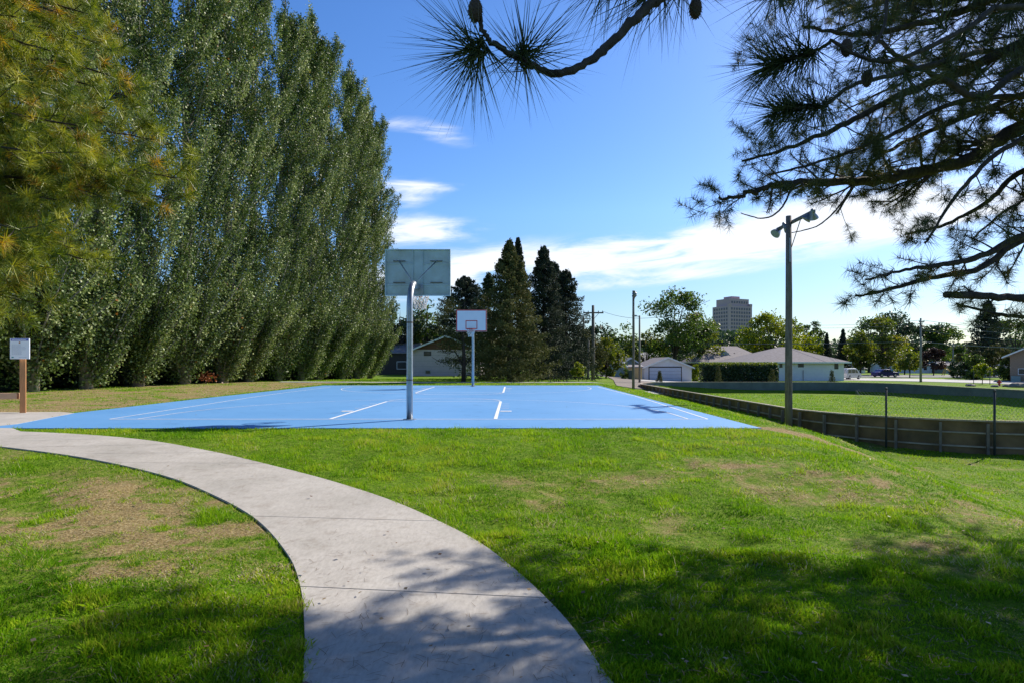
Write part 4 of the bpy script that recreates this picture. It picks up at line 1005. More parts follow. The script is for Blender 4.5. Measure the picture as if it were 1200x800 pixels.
# ------------------------------------------------------------------ rink board wall
def rink():
    t = thing('board_wall', ((RX0+RX1)/2, RY0, -1.56), 'low dark board wall enclosing the sunken grass rink on the right', 'wall')
    P = []
    cs = [(RX0+RR, RY0+RR, 180, 270), (RX1-RR, RY0+RR, 270, 360), (RX1-RR, RY1-RR, 0, 90), (RX0+RR, RY1-RR, 90, 180)]
    for cx, cy, a0, a1 in cs:
        for a in np.linspace(R(a0), R(a1), 9): P.append((cx+RR*math.cos(a), cy+RR*math.sin(a)))
    P.append(P[0]); P = resample(P, 97)
    z0, z1 = -1.62, -.53
    def ring(off0, off1, za, zb, name, mat):
        m = MB(); vs = []; n = len(P)-1
        for k in range(n):
            d = P[(k+1) % n]-P[(k-1) % n]; d = d/np.linalg.norm(d); o_ = np.array([d[1], -d[0]])
            for of, z in ((off0, za), (off1, za), (off1, zb), (off0, zb)): vs.append((P[k][0]+o_[0]*of, P[k][1]+o_[1]*of, z))
        fs = []
        for k in range(n):
            j = (k+1) % n
            for i in range(4): fs.append((k*4+i, j*4+i, j*4+(i+1) % 4, k*4+(i+1) % 4))
        m.add(vs, fs); return m.build(name, mat, t, True)
    ring(0, .018, z0, z1, 'outer_boarding', M['boardout'])
    ring(-.018, -.0005, z0, z1, 'inner_boarding', M['boardin'])
    ring(-.05, .10, z1+.001, z1+.045, 'cap_rail', M['boardrail'])
    ring(.019, .085, -.91, -.865, 'middle_rail', M['boardrail'])
    ring(.019, .085, -1.34, -1.295, 'lower_rail', M['boardrail'])
    ring(-.028, -.0185, -1.60, -1.42, 'kick_strip', M['kick'])
    n = len(P)-1; m = MB(); m.box((0, 0, -.55), (.07, .1, 1.05)); p0 = m.build('post', M['boardpost'], t)
    for k in range(n):
        d = P[(k+1) % n]-P[(k-1) % n]; d = d/np.linalg.norm(d); o_ = np.array([d[1], -d[0]]); p = p0 if k == 0 else p0.copy()
        if k: COL.objects.link(p); p.parent = t
        p.location = (P[k][0]+o_[0]*.145-t.location.x, P[k][1]+o_[1]*.145-RY0, 1.0); p.rotation_euler.z = math.atan2(d[1], d[0])
    # wire mesh fence along the near end
    a0, a1 = R(214), R(270); cx, cy = RX0+RR, RY0+RR; Q = [(cx+(RR+.26)*math.cos(a), cy+(RR+.26)*math.sin(a)) for a in np.linspace(a0, a1, 14)]
    Q += [(x, RY0-.26) for x in np.arange(cx+1, 28, 1.0)]
    Q = resample(Q, 400); top = .40; bot = -.47
    f = thing('wire_fence', (Q[0][0], Q[0][1], -1.56), 'see-through diamond wire fence standing above the near end of the board wall', 'fence')
    mesh = MB(); seglen = np.linalg.norm(Q[1]-Q[0]); dist = seglen*399; u = 0; H = top-bot; sp = .11
    def QP(s): 
        i = min(max(s/seglen, 0), 398.999); k = int(i); fr = i-k; p = Q[k]*(1-fr)+Q[k+1]*fr; return p
    while u < dist:
        for s in (1, -1):
            a_ = QP(u); b_ = QP(min(max(u+s*H*.8, 0), dist)); mesh.beam((a_[0], a_[1], bot), (b_[0], b_[1], top), .0036, .0036)
        u += sp
    mesh.build('wire_mesh', M['wire'], f, True)
    m = MB(); m.tube([(p[0], p[1], bot) for p in Q[::8]], .006, 4); m.build('bottom_wire', M['wire'], f, True)
    u = .0; first = None
    while u < dist:
        p = QP(u+ .95)
        if first is None:
            m = MB(); m.tube([(0, 0, -1.7), (0, 0, .42)], .033, 8); m.lathe([(.04, .42), (.045, .45), (.02, .49)], n=10); first = m.build('post', M['fencemetal'], f, smooth=True); o = first
        else: o = first.copy(); COL.objects.link(o); o.parent = f
        o.location = (p[0]-f.location.x, p[1]-f.location.y, 1.56); u += 2.85
rink()

# ------------------------------------------------------------------ poles
def flood_pole():
    t = thing('floodlight_pole', (0, 0, 0), '', 'floodlight pole', 'floodlight poles by the board wall')
    m = MB(); m.tube([(0, 0, -.3), (0, 0, 2), (.01, 0, 5), (0, 0, 7.95)], [.14, .13, .12, .10], 14); m.build('pole', M['polewood'], t, smooth=True)
    m = MB(); m.beam((.13, -1.65, 7.72), (.13, 1.25, 7.72), .09, .11); m.build('crossarm', M['polewood'], t)
    m = MB(); m.tube([(.1, -.75, 7.68), (.08, -.05, 6.75)], .018, 6); m.tube([(.1, .6, 7.68), (.08, .05, 6.95)], .018, 6); m.build('brace', M['rust'], t)
    spec = [(.13, -1.55, 7.66, .5, -.6, 1.0), (.13, -1.3, 7.66, -.7, -.3, 1.0), (.13, 1.15, 7.66, -.9, .2, 1.15), (-.02, .25, 7.66, .6, .4, .8), (.13, .55, 7.66, .8, .1, .9)]
    first = None
    for (x, y, z, tx, ty, sc) in spec:
        m = MB(); m.lathe([(.05, .26), (.09, .22), (.10, .06), (.13, .0), (.22, -.16), (.25, -.26), (.255, -.28), (.24, -.28)], n=18)
        o = m.build('floodlight', M['lampmetal'], t, smooth=True)
        l = MB(); l.lathe([(.235, -.275), (.236, -.27), (.1, -.262)], n=18); lo = l.build('lens', M['lampglass'], o)
        o.location = (x, y, z); o.scale = (sc*.68,)*3; o.rotation_euler = (ty*-.9, tx*-.9, 0)
    m = MB(); m.tube([(-.02, -.14, 6.2), (-.02, -.14, 7.1)], .025, 6); m.build('conduit', M['lampmetal'], t)
    return t
fp = flood_pole(); fp.location = (10.42, 22.5, hz(10.42, 22.5)+.05); fp['label'] = 'nearest wooden floodlight pole, standing on the bank before the board wall'
f2 = copy_tree(fp); f2.location = (9.55, 47, hz(9.55, 47)-.1); f2.rotation_euler.z = R(-12); f2.scale = (.8, .8, .985); f2['label'] = 'far wooden floodlight pole beside the alley at the end of the board wall'
x, y = (749.5-600)/F*58, 58; t = thing('lamp_post', (x, y, hz(x, y)), 'thin grey lamp post with a short arm left of the white garage', 'lamp post')
m = MB(); Hh = EYE+55/F*58-hz(x, y); m.tube([(0, 0, -.1), (0, 0, Hh)], [.11, .08], 8); m.build('pole', M['polelite'], t, smooth=True)
m = MB(); m.tube([(0, 0, Hh-.1), (-.45, 0, Hh)], .035, 6); m.box((-.5, 0, Hh-.02), (.4, .22, .14)); m.build('lamp_head', M['lampmetal'], t)
def util(px, D, top, arms, label, r0=.15, w=1.1, rz=0, mat='polewood'):
    x = (px-600)/F*D; z0 = hz(x, D); H = EYE+(HZ-top)/F*D-z0
    t = thing('utility_pole', (x, D, z0), label, 'utility pole', rz=rz)
    m = MB(); m.tube([(0, 0, -.2), (0, 0, H*.5), (0, 0, H)], [r0, r0*.85, r0*.65], 10); m.build('pole', M[mat], t, smooth=True)
    for dz in arms:
        m = MB(); m.box((0, -.17, H-dz), (2*w, .1, .13)); a = m.build('crossarm', M[mat], t)
        i_ = MB()
        for sx in (-.92, -.5, .5, .92): i_.lathe([(.03, 0), (.05, .05), (.03, .14)], (sx*w, -.17, H-dz+.065), 8)
        i_.build('insulators', M['lampmetal'], a)
        b = MB()
        for s in (-1, 1): b.beam((s*w*.55, -.16, H-dz-.05), (0, -.12, H-dz-.65), .04, .04)
        b.build('brace', M['rust'], t)
    return t, H
u1, H1 = util(695, 59, 358, [.75], 'weathered utility pole with crossarm between the spruces and the alley', .2, 1.0)
u2, H2 = util(684, 82, 371, [.3], 'second utility pole showing its crossarm just behind the first one', .15, .9)
u3, H3 = util(1079, 80, 373, [.5], 'tall grey pole beside the street on the right', .16, .35, mat='polelite')
u4, H4 = util(1117, 112, 402, [.6], 'thin far pole at the lawn right of the tall street pole', .13, .4, mat='polelite')
m = MB(); m.tube([(0, 0, -.1), (0, 0, H1*.55)], .12, 8); q = m.build('pole', M['polelite'], u1); q.location = (-.42, .5, 0); q['label'] = 'shorter grey stub pole'
def wire(a, b, sag, name, label, r=.014, n=14):
    a = Vector(a); b = Vector(b); m = MB(); m.tube([a.lerp(b, k/n)-Vector((0, 0, sag*4*(k/n)*(1-k/n))) for k in range(n+1)], r, 4)
    return tag(m.build(name, M['cable']), label, 'cable', 'overhead power lines')
A1 = Vector((u1.location.x, 58.83, u1.location.z+H1-.6))
wire(A1+Vector((-.9, 0, 0)), at(300, 372, 52), .5, 'power_line', 'overhead wire running left from the weathered pole behind the conifers')
wire(A1+Vector((.9, 0, 0)), at(832, 352, 45), 1.0, 'power_line', 'faint overhead wire rising right from the weathered pole')
wire((u1.location.x, 59, u1.location.z+H1*.55), at(300, 402, 62), .3, 'power_line', 'low overhead wire left of the weathered pole')
T3 = Vector((u3.location.x, 79.8, u3.location.z+H3))
wire(T3+Vector((-.3, 0, -.3)), at(900, 379, 110), .5, 'power_line', 'top overhead wire running left from the street pole', .02)
wire(T3+Vector((-.3, 0, -.75)), at(900, 382, 110), .5, 'power_line', 'second overhead wire running left from the street pole', .018)
wire(T3+Vector((0, 0, -3.1)), at(760, 400, 112), .4, 'power_line', 'low thick overhead cable running left from the street pole', .03)
wire(T3+Vector((.3, 0, -.3)), at(1290, 388, 52), .35, 'power_line', 'top overhead wire running right from the street pole', .02)
wire(T3+Vector((.3, 0, -.8)), at(1290, 394, 52), .35, 'power_line', 'second overhead wire running right from the street pole', .02)
wire(T3+Vector((0, 0, -1.6)), at(1290, 402, 52), .35, 'power_line', 'third overhead wire running right from the street pole', .018)
wire(T3+Vector((0, 0, -3.1)), at(1290, 408, 52), .3, 'power_line', 'low thick overhead cable running right from the street pole', .035)

# ------------------------------------------------------------------ houses
def gable_house(name, x0, x1, y0, y1, z0, zw, zr, wall, roof, label, cat='house', ridge='y', over=.35, gable=None, rz=0):
    cx, cy = (x0+x1)/2, (y0+y1)/2; t = thing(name, (cx, cy, z0), label, cat); hx, hy = (x1-x0)/2, (y1-y0)/2; h = zw-z0; hr = zr-z0
    m = MB()
    if ridge == 'y': m.prism([(-hx, -.2), (hx, -.2), (hx, h), (0, hr-.12), (-hx, h)], 'y', -hy, hy)
    else: m.prism([(-hy, -.2), (hy, -.2), (hy, h), (0, hr-.12), (-hy, h)], 'x', -hx, hx)
    w = m.build('wall', wall, t); m = MB()
    a, b_ = (hx, hy) if ridge == 'y' else (hy, hx); sl = (hr-h)/a; e = a+over; ze = h-sl*over
    pr = [(-e, ze), (0, hr), (e, ze), (e, ze-.13), (0, hr-.13), (-e, ze-.13)]
    m.prism(pr, ridge, -b_-over, b_+over); rf = m.build('roof', roof, t)
    for s in (-1, 1):
        m = MB()
        if ridge == 'y':
            for q_ in (-1, 1): m.prism([(0, hr-.0), (q_*e, ze), (q_*e, ze-.2), (0, hr-.2)], 'y', s*(b_+over)+s*.002, s*(b_+over)+s*.03)
        else:
            for q_ in (-1, 1): m.prism([(0, hr-.0), (q_*e, ze), (q_*e, ze-.2), (0, hr-.2)], 'x', s*(b_+over)+s*.002, s*(b_+over)+s*.03)
        m.build('fascia', M['trim'], rf)
    return t, w, rf
def window(par, x, y, z, w, h, frame='trim', name='window'):        # on a wall facing -Y, local coordinates
    m = MB(); m.box((x, y-.012, z), (w+.14, .02, h+.14)); f = m.build(name, M[frame], par)
    m = MB(); m.box((x, y-.028, z), (w, .012, h)); m.build('pane', M['glass'], f); return f
# pinkish house
D = 72; X = lambda px, D_: (px-600)/F*D_; Z = lambda py, D_: EYE+(HZ-py)/F*D_
t, w, rf = gable_house('house', X(482, D), X(563, D), D, D+11, Z(441, D)-.1, Z(409.5, D), Z(393, D), M['sidingtan'], M['shingle2'], 'pinkish-sided house with a brown gable behind the conifers', 'house', over=.5)
z0 = t.location.z; hx = (X(563, D)-X(482, D))/2; hh = Z(409.5, D)-z0; hr = Z(393, D)-z0
m = MB(); m.prism([(-hx+.02, hh+.02), (hx-.02, hh+.02), (0, hr-.16)], 'y', -5.53, -5.502); m.build('gable_panel', M['gable'], t)
m = MB()
for k in range(1, 5): m.box((0, -5.508, hh*k/5), (2*hx, .01, .02))
m.build('siding_joints', M['shedw'], t)
window(t, X(501, D)-t.location.x, -5.5, Z(414, D)-z0, .75, .4, 'darkbrown'); window(t, X(501.5, D)-t.location.x, -5.5, Z(435.5, D)-z0, .5, .3, 'shedw', 'vent')
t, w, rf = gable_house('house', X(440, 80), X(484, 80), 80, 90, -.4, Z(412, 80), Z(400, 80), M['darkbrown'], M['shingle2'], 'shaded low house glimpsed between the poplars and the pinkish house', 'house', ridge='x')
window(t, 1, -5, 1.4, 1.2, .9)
# shed
D = 76; t, w, rf = gable_house('garden_shed', X(649, D), X(671, D), D, D+2.5, hz(7, D), Z(424, D), Z(419.5, D), M['shedw'], M['shingle3'], 'small grey-green shed with worn roof under the conifers', 'shed', ridge='x', over=.15)
# garage
D = 81; zb = hz(21, D)-.05; gx0, gx1 = X(755, D), X(810.5, D)
t, w, rf = gable_house('garage', gx0, gx1, D, D+8, zb, Z(429, D), Z(418, D), M['siding'], M['shingle'], 'white gabled garage with a wide pale door, behind the board wall', 'garage')
lx = lambda px: X(px, D)-t.location.x; lz = lambda py: Z(py, D)-zb
m = MB(); m.box(((lx(760)+lx(799))/2, -4.012, (lz(429)+0)/2), (lx(799)-lx(760), .02, lz(429))); fr = m.build('door_frame', M['darkbrown'], t)
m = MB()
for k in range(4):
    h4 = (lz(430.3))/4; m.box(((lx(761)+lx(798))/2, -4.03, h4*(k+.5)), (lx(798)-lx(761), .02, h4-.02))
m.build('garage_door', M['door'], t)
m = MB(); m.box((lx(782), -4.015, lz(422.5)), (.55, .03, .4)); m.build('gable_vent', M['trim'], t)
D = 88; t, w, rf = gable_house('garage', X(727, D), X(751, D), D, D+8, -1.0, Z(426, D), Z(418.5, D), M['greensiding'], M['shingle'], 'grey-green garage behind the alley, left of the white one', 'garage')
window(t, .2, -4, 1.5, .9, 1.0, 'trim', 'door_panel')
D = 78; t, w, rf = gable_house('garden_shed', X(737, D), X(752.5, D), D, D+3, -.9, Z(429, D), Z(427, D), M['yellowsiding'], M['shingle2'], 'ochre lean-to shed against the white garage', 'shed', ridge='x', over=.15)
t = thing('wheelie_bin', (X(739.5, 73), 73, hz(X(739, 73), 73)), 'dark green wheeled bin in front of the ochre shed', 'bin')
m = MB(); m.prism([(-.26, 0), (.26, 0), (.32, 1.05), (-.32, 1.05)], 'y', -.3, .3); m.build('body', M['bin'], t, bevel=.02)
m = MB(); m.box((0, 0, 1.09), (.7, .7, .07)); m.build('lid', M['bin'], t, bevel=.02)
D = 120; t, w, rf = gable_house('house', X(748, D), X(775, D), D, D+10, -1.4, Z(426, D), Z(412, D), M['siding'], M['shingle3'], 'pale roof showing above the garages, left of the cottonwood trunk', 'house', ridge='x')
window(t, 0, -5, 1.5, 1, .9)
def hip(px0, px1, D, depth, pyb, pye, pyr, wall, roof, label, rid=(.35, .65)):
    x0, x1 = X(px0, D), X(px1, D); z0 = hz((x0+x1)/2, D)-.1; h = Z(pye, D)-z0; hr = Z(pyr, D+depth/2)-z0
    t = thing('house', ((x0+x1)/2, D+depth/2, z0), label, 'house'); hx, hy = (x1-x0)/2, depth/2
    m = MB(); m.box((0, 0, h/2-.1), (2*hx, 2*hy, h+.2-.02)); m.build('wall', wall, t)
    o = .7; m = MB(); a, b_ = hx+o, hy+o; r0, r1 = -a+2*a*rid[0], -a+2*a*rid[1]
    m.add([(-a, -b_, h), (a, -b_, h), (a, b_, h), (-a, b_, h), (r0, 0, hr), (r1, 0, hr)], [(0, 1, 5, 4), (1, 2, 5), (2, 3, 4, 5), (3, 0, 4), (0, 3, 2, 1)])
    rf = m.build('roof', roof, t)
    m = MB()
    for s in (-1, 1): m.box((0, s*(b_+.012), h-.06), (2*a+.05, .02, .2)); m.box((s*(a+.012), 0, h-.06), (.02, 2*b_, .2))
    m.build('fascia', M['trim'], rf); return t, rf, z0
t, rf, z0 = hip(877, 989, 86, 13, 445, 424, 406.5, M['siding'], M['shingle'], 'white house with a wide grey hip roof right behind the board wall', (.53, .6))
cx, cy = t.location.x, t.location.y
for px, w_, h_, pz in ((938.5, .85, .55, 427.7), (980, .6, .9, 428.5), (915, .45, .6, 428)): window(t, X(px, 86)-cx, -6.5, Z(pz, 86)-z0, w_, h_, 'trim')
m = MB(); m.box((X(909, 86)-cx, -6.52, 1.0), (.9, .03, 2.0)); m.build('door', M['darkbrown'], t)
m = MB(); m.box((X(941, 86)-cx, -6.56, .9), (.05, .05, 1.5)); m.build('downpipe', M['rust'], t)
for px in (893, 900): 
    m = MB(); m.tube([(X(px, 86)-cx, -4.6, 2.7), (X(px, 86)-cx, -4.6, 3.5)], .06, 6); m.build('vent_pipe', M['darkbrown'], rf)
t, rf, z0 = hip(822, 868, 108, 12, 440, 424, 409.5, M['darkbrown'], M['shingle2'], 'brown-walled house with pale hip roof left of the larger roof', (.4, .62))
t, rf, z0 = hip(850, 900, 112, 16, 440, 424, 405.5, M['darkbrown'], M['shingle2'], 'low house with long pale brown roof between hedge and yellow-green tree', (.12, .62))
m = MB(); m.add([(-6.2, -8.9, 2.9), (-2.2, -8.9, 2.9), (-4.3, -8.9, 5.0), (-4.3, -2, 5.0)], [(0, 1, 2), (0, 2, 3), (1, 3, 2), (0, 3, 1)]); m.build('roof_gable', M['greensiding'], rf)
for k, px in enumerate((866, 873)):
    m = MB(); m.tube([(k*1.2-2, -4, 3.6), (k*1.2-2, -4, 4.6)], .12, 6); m.build('roof_vent', M['darkbrown'], rf)
# brick house on the right
D = 82; t, w, rf = gable_house('house', X(1184, D), X(1184, D)+12, D, D+10, hz(70, D)-.1, Z(414, D), Z(388, D), M['brick'], M['darkbrown'], 'tan brick house with steep dark roof at the right edge', 'house', over=.9)
window(t, -4.6, -5, 1.5, 1.0, .7); 
t.location.x, t.location.y = 76.2, 82.0; t.rotation_euler.z = R(-40)
m = MB(); m.box((-5.4, -5.4, .45), (1.0, .6, .9)); m.build('meter_cabinet', M['greensiding'], t)
# small far houses on the right
for px0, px1, D, pe, pr, wl, lb in ((1003, 1014, 150, 431, 425, 'siding', 'small white garage far down the street above the van roof'), (1040, 1052, 158, 430, 423, 'siding', 'white house front far behind the blue car'), (1066, 1092, 150, 427, 421, 'siding', 'white house with dark openings far behind the street pole'), (1108, 1128, 146, 428, 423, 'shedw', 'pale fence-like house far right behind the thin pole'), (1158, 1184, 118, 424, 417, 'siding', 'low house with silvery roof left of the brick house')):
    t, w, rf = gable_house('house', X(px0, D), X(px1, D), D, D+8, -1.4, Z(pe, D), Z(pr, D), M[wl], M['shingle3'] if px0 > 1150 else M['shingle'], lb, 'house', ridge='x')
    hw = (X(px1, D)-X(px0, D))/2
    window(t, -hw*.5, -4, 1.4, .9, .9); window(t, hw*.4, -4, 1.4, .8, .9)

# ------------------------------------------------------------------ office tower
def tower():
    D = 450; t = thing('office_tower', (X(858, D), D, -2), 'tall pale mauve stone tower with rows of dark windows above the trees', 'tower', rz=R(24))
    zt = Z(360, D)+2; W, Dp = 22.5, 17
    m = MB(); m.box((0, 0, zt/2), (W, Dp, zt)); m.build('shaft', M['tower'], t)
    m = MB(); z1 = Z(351.5, D)+2; m.box((.3, 0, (zt+z1)/2), (W-4, Dp-3, z1-zt)); m.build('upper_storeys', M['tower'], t)
    m = MB(); z2 = Z(348.3, D)+2; m.box((-.5, 0, (z1+z2)/2), (8, 8, z2-z1)); m.build('roof_block', M['tower'], t)
    m = MB(); 
    for s in (-1, 1): m.box((s*(W/2-1.2), -Dp/2+.8, zt+.9), (2.4, 2.0, 1.8))
    m.build('corner_block', M['tower'], t)
    m = MB(); m.box((0, 0, 0), (1.25, .3, 1.65)); w0 = m.build('window', M['towerwin'], t); k = 0
    for r_ in range(12):
        for c in range(8):
            o = w0 if k == 0 else w0.copy()
            if k: COL.objects.link(o); o.parent = t
            o.location = ((c-3.5)*2.45, -Dp/2-.06, zt-2.2-r_*2.75); k += 1
    m = MB()
    for r_ in range(12):
        for c in range(6): m.box((-W/2-.06, (c-2.5)*2.5, zt-2.2-r_*2.75), (.3, 1.2, 1.6))
    for c in range(7): m.box(((c-3)*2.4+.3, -(Dp-3)/2-.06, zt+2.9), (1.15, .3, 1.6))
    tag(m.build('window', M['towerwin'], t), kind='stuff')
tower()

# ------------------------------------------------------------------ cars, hydrant and small things
def car(name, loc, rz, Ln, Wd, Ht, prof, glass, paint, label, cat):
    t = thing(name, loc, label, cat, rz=rz)
    m = MB(); m.prism([(u*Ln, v*Ht) for u, v in prof], 'y', -Wd/2, Wd/2); m.build('body', paint, t, bevel=.06)
    for s in (-1, 1):
        for k, (a, b_) in enumerate(glass):
            m = MB(); m.prism([(u*Ln, v*Ht) for u, v in a], 'y', s*(Wd/2+.002), s*(Wd/2+.012)); m.build('side_window', M['glass'], t)
        for wx in (-.31, .31):
            m = MB(); mt = Matrix.Rotation(R(90), 3, 'X'); m.lathe([(.2, -.1), (.33, -.09), (.33, .09), (.2, .1)], (wx*Ln, s*(Wd/2-.07), .33), 20, mt); w_ = m.build('wheel', M['tyre'], t)
            m = MB(); m.lathe([(.18, -.115), (.19, .115)], (wx*Ln, s*(Wd/2-.07), .33), 16, mt); m.build('rim', M['rim'], w_)
        m = MB(); m.box((-.49*Ln, s*(Wd/2-.2), .5*Ht), (.05, .3, .16)); m.build('tail_light', M['tail'], t)
        m = MB(); m.box((.488*Ln, s*(Wd/2-.22), .43*Ht), (.06, .32, .13)); m.build('headlight', M['trim'], t)
    return t
sed = [(-.49, .16), (-.5, .5), (-.47, .64), (-.36, .68), (-.24, .97), (-.1, 1.0), (.06, .98), (.22, .67), (.42, .6), (.49, .5), (.5, .18)]
van = [(-.49, .14), (-.5, .55), (-.47, .93), (-.4, 1.0), (.1, 1.0), (.2, .94), (.36, .6), (.47, .52), (.5, .4), (.5, .15)]
x, y = X(1037, 108), 108
car('parked_car', (x, y, hz(x, y)+.06), R(8), 4.3, 1.75, 1.4, sed, [([(-.24, .67), (-.2, .92), (-.06, .94), (-.06, .67)], 0), ([(-.04, .67), (-.04, .94), (.05, .92), (.17, .67)], 0)], M['carblue'], 'dark blue car parked under the large tree across the street', 'car')
x, y = X(996, 92)+1.0, 93
car('minivan', (x-.7, y, hz(x, y)+.04), R(35), 4.6, 1.85, 1.7, van, [([(-.42, .58), (-.41, .88), (-.2, .9), (-.2, .58)], 0), ([(-.17, .58), (-.17, .9), (.05, .9), (.05, .58)], 0), ([(.08, .58), (.08, .9), (.15, .88), (.28, .6)], 0)], M['carsilver'], 'silver van parked at the corner of the hip-roofed house', 'van')
x, y = X(1171, 66), 66; t = thing('fire_hydrant', (x, y, hz(x, y)+.03), 'red fire hydrant on the pale pavement near the lime-green sapling', 'hydrant')
m = MB(); m.lathe([(.16, 0), (.16, .05), (.11, .08), (.11, .48), (.15, .5), (.15, .54), (.12, .6), (.06, .68), (.03, .74)], n=14); m.build('barrel', M['hydrant'], t, smooth=True)
for s in (-1, 1):
    m = MB(); m.lathe([(.06, 0), (.06, .1), (.075, .1), (.075, .14)], (s*.1, 0, .4), 10, Matrix.Rotation(s*R(90), 3, 'Y')); m.build('side_cap', M['hydrant'], t, smooth=True)
for i, (px, D_, s) in enumerate(((1137, 66, .5), (1166, 64, .4), (1180, 64.5, .5), (1193, 63, .9))):
    x = X(px, D_); m = MB(); rr = random.Random(i)
    m.lathe([(.25*s, -.05), (.9*s, .0), (1.0*s, .18*s), (.7*s, .42*s), (.2*s, .55*s)], n=9)
    m.v = [(a+rr.uniform(-.1, .1)*s, b_+rr.uniform(-.1, .1)*s, c+rr.uniform(-.06, .06)*s) for a, b_, c in m.v]
    o = m.build('boulder', M['rock']); o.location = (x, D_, hz(x, D_)+.02)
    tag(o, ['flat grey boulder left of the lime-green sapling', 'small grey boulder just left of the hydrant', 'small grey boulder just right of the hydrant', 'largest low boulder at the right edge by the hydrant'][i], 'boulder', 'boulders along the pavement')
for i, px in enumerate((1141, 1160)):
    x = X(px, 70); m = MB(); m.tube([(0, 0, -.1), (0, 0, 1.6)], .035, 6); m.lathe([(.05, 1.55), (.05, 1.62), (.02, 1.65)], n=8); o = m.build('stake', M['fencemetal']); o.location = (x, 70, hz(x, 70))
    tag(o, ['thin stake left of the lime-green sapling', 'thin stake right of the lime-green sapling'][i], 'stake', 'stakes beside the sapling')
x, y = X(1110, 118), 118; t = thing('playground_slide', (x, y, hz(x, y)), 'yellow play slide on the far lawn near the thin pole', 'slide')
m = MB(); m.beam((-.2, 0, 1.5), (2.0, 0, .2), .6, .08); m.build('chute', M['yellow'], t)
for s in (-1, 1):
    m = MB(); m.beam((-.9, s*.3, 0), (-.2, s*.3, 1.7), .08, .08); m.build('ladder_rail', M['yellow'], t)
m = MB()
for k in range(4): m.beam((-.78+.15*k, -.26, .3+.36*k), (-.78+.15*k, .26, .3+.36*k), .05, .05)
m.build('rungs', M['yellow'], t)

# ------------------------------------------------------------------ sky, sun, camera
SAZ, SEL = R(51), R(37)
w = bpy.data.worlds.new('World'); S.world = w; w.use_nodes = True; nt = w.node_tree; bg = nt.nodes['Background']; N = nt.nodes.new; Lk = nt.links.new
sky = N('ShaderNodeTexSky'); sky.sky_type = 'NISHITA'; sky.sun_disc = False; sky.sun_elevation = SEL; sky.sun_rotation = SAZ
sky.altitude = 500; sky.air_density = 1.0; sky.dust_density = .6; sky.ozone_density = 4
tc = N('ShaderNodeTexCoord'); sp = N('ShaderNodeSeparateXYZ'); Lk(tc.outputs['Generated'], sp.inputs[0])
def mth(op, a, b=None, c=None, clamp=False):
    m_ = N('ShaderNodeMath'); m_.operation = op; m_.use_clamp = clamp
    for i, v in enumerate((a, b, c)):
        if v is None: continue
        if isinstance(v, (int, float)): m_.inputs[i].default_value = v
        else: Lk(v, m_.inputs[i])
    return m_.outputs[0]
AZ = mth('MULTIPLY', mth('ARCTAN2', sp.outputs[0], sp.outputs[1]), 57.2958)
EL = mth('MULTIPLY', mth('ARCSINE', sp.outputs[2]), 57.2958)
cb = N('ShaderNodeCombineXYZ'); Lk(mth('MULTIPLY', AZ, .045), cb.inputs[0]); Lk(mth('ADD', mth('MULTIPLY', EL, .26), mth('MULTIPLY', AZ, -.018)), cb.inputs[1])
n1 = N('ShaderNodeTexNoise'); n1.inputs['Scale'].default_value = 2.6; n1.inputs['Detail'].default_value = 9; n1.inputs['Roughness'].default_value = .62; n1.inputs['Distortion'].default_value = .5; Lk(cb.outputs[0], n1.inputs['Vector'])
def gauss(ca, ce, wa, we, slope=0, p=2):
    e = mth('SUBTRACT', mth('SUBTRACT', EL, ce), mth('MULTIPLY', mth('SUBTRACT', AZ, ca), slope))
    a_ = mth('POWER', mth('ABSOLUTE', mth('DIVIDE', mth('SUBTRACT', AZ, ca), wa)), p); b_ = mth('POWER', mth('ABSOLUTE', mth('DIVIDE', e, we)), 2)
    return mth('POWER', 2.71828, mth('MULTIPLY', mth('ADD', a_, b_), -1))
terms = [(gauss(16, 10.3, 24, 1.9, .075, 4), 1.15), (gauss(30, 11.9, 12, 1.9, .02), .9), (gauss(-9, 16.2, 4.0, .8, .03), .95), (gauss(-9.5, 15.0, 2.2, .7, .03), .5), (gauss(-9, 12.3, 6.0, 1.3, .02), 1.1), (gauss(-4, 9.0, 5, 1.0, .3), .55), (gauss(-6.8, 20.9, 3.2, 1.0, -.15), .7), (gauss(-11.5, 21.5, 2.0, .9, 0), .38), (gauss(12, 7.6, 9, .7, .07), .5), (gauss(20, 8.0, 6, .5, 0), .18), (gauss(-11, 7.5, 6, 2.5, 0), .6), (gauss(100, 25, 30, 6, 0), .6), (gauss(-120, 20, 40, 6, 0), .6), (gauss(170, 30, 30, 5, .1), .6)]
tot = None
for g_, a_ in terms:
    v = mth('MULTIPLY', g_, a_); tot = v if tot is None else mth('ADD', tot, v)
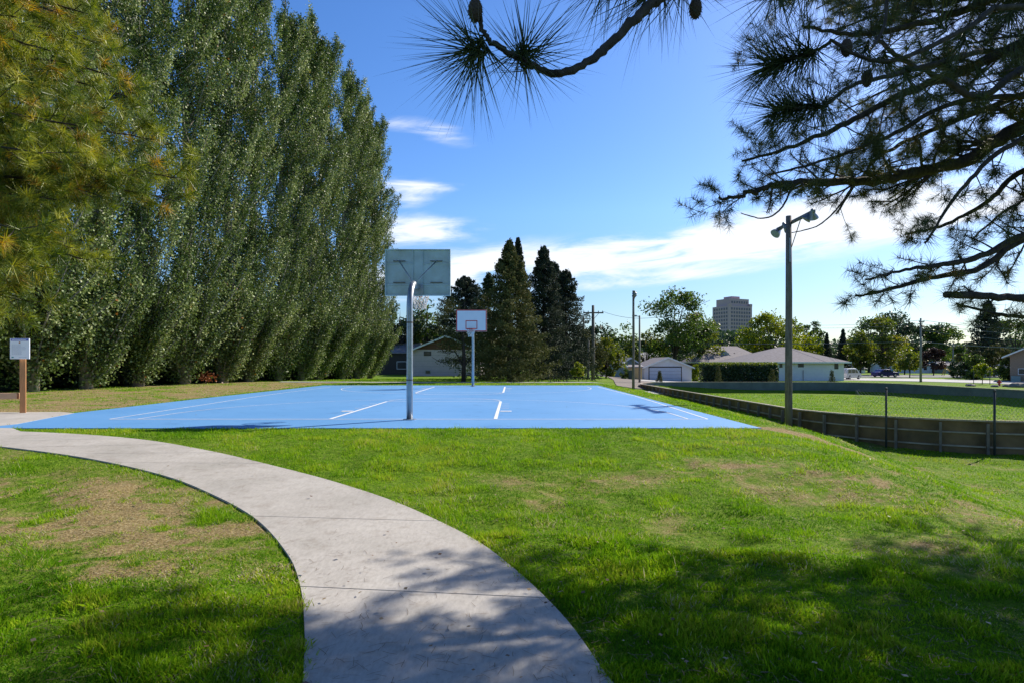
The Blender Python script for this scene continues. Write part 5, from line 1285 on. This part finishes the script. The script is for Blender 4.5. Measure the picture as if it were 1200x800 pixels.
den = mth('ADD', tot, mth('MULTIPLY', mth('SUBTRACT', n1.outputs['Fac'], .52), mth('ADD', mth('MULTIPLY', mth('MINIMUM', tot, 1.0), 3.4), .0)))
mr = N('ShaderNodeMapRange'); mr.interpolation_type = 'SMOOTHSTEP'; Lk(den, mr.inputs[0]); mr.inputs[1].default_value = .18; mr.inputs[2].default_value = 1.05; mr.inputs[3].default_value = 0; mr.inputs[4].default_value = .92
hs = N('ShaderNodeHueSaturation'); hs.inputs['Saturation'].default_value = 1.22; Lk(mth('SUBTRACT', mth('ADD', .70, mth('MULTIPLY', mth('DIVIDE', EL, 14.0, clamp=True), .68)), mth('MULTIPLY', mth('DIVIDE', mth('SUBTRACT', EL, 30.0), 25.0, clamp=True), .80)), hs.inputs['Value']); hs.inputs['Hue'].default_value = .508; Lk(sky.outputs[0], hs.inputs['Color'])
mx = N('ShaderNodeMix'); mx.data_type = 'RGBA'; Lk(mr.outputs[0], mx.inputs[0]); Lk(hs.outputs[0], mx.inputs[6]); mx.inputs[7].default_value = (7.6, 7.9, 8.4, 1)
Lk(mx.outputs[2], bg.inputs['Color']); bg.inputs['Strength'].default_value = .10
sun = bpy.data.lights.new('sun', 'SUN'); sun.energy = 5.0; sun.angle = R(.53); sun.color = (1, .92, .79)
so = bpy.data.objects.new('sun', sun); COL.objects.link(so)
sd = Vector((math.sin(SAZ)*math.cos(SEL), math.cos(SAZ)*math.cos(SEL), math.sin(SEL))); so.rotation_euler = sd.to_track_quat('Z', 'Y').to_euler(); so.location = sd*60
cam = bpy.data.cameras.new('camera'); co = bpy.data.objects.new('camera', cam); COL.objects.link(co); S.camera = co
co.location = (0, 0, EYE); co.rotation_euler = (R(90), 0, 0); cam.sensor_width = 36; cam.lens = 36*F/1200; cam.shift_y = 25/1200; cam.clip_end = 6000; cam.clip_start = .05
S.render.engine = 'CYCLES'; S.view_settings.view_transform = 'Standard'; S.view_settings.look = 'None'; S.view_settings.exposure = .5; S.view_settings.gamma = 1
S.cycles.max_bounces = 6; S.cycles.diffuse_bounces = 3; S.cycles.transmission_bounces = 3; S.cycles.transparent_max_bounces = 4
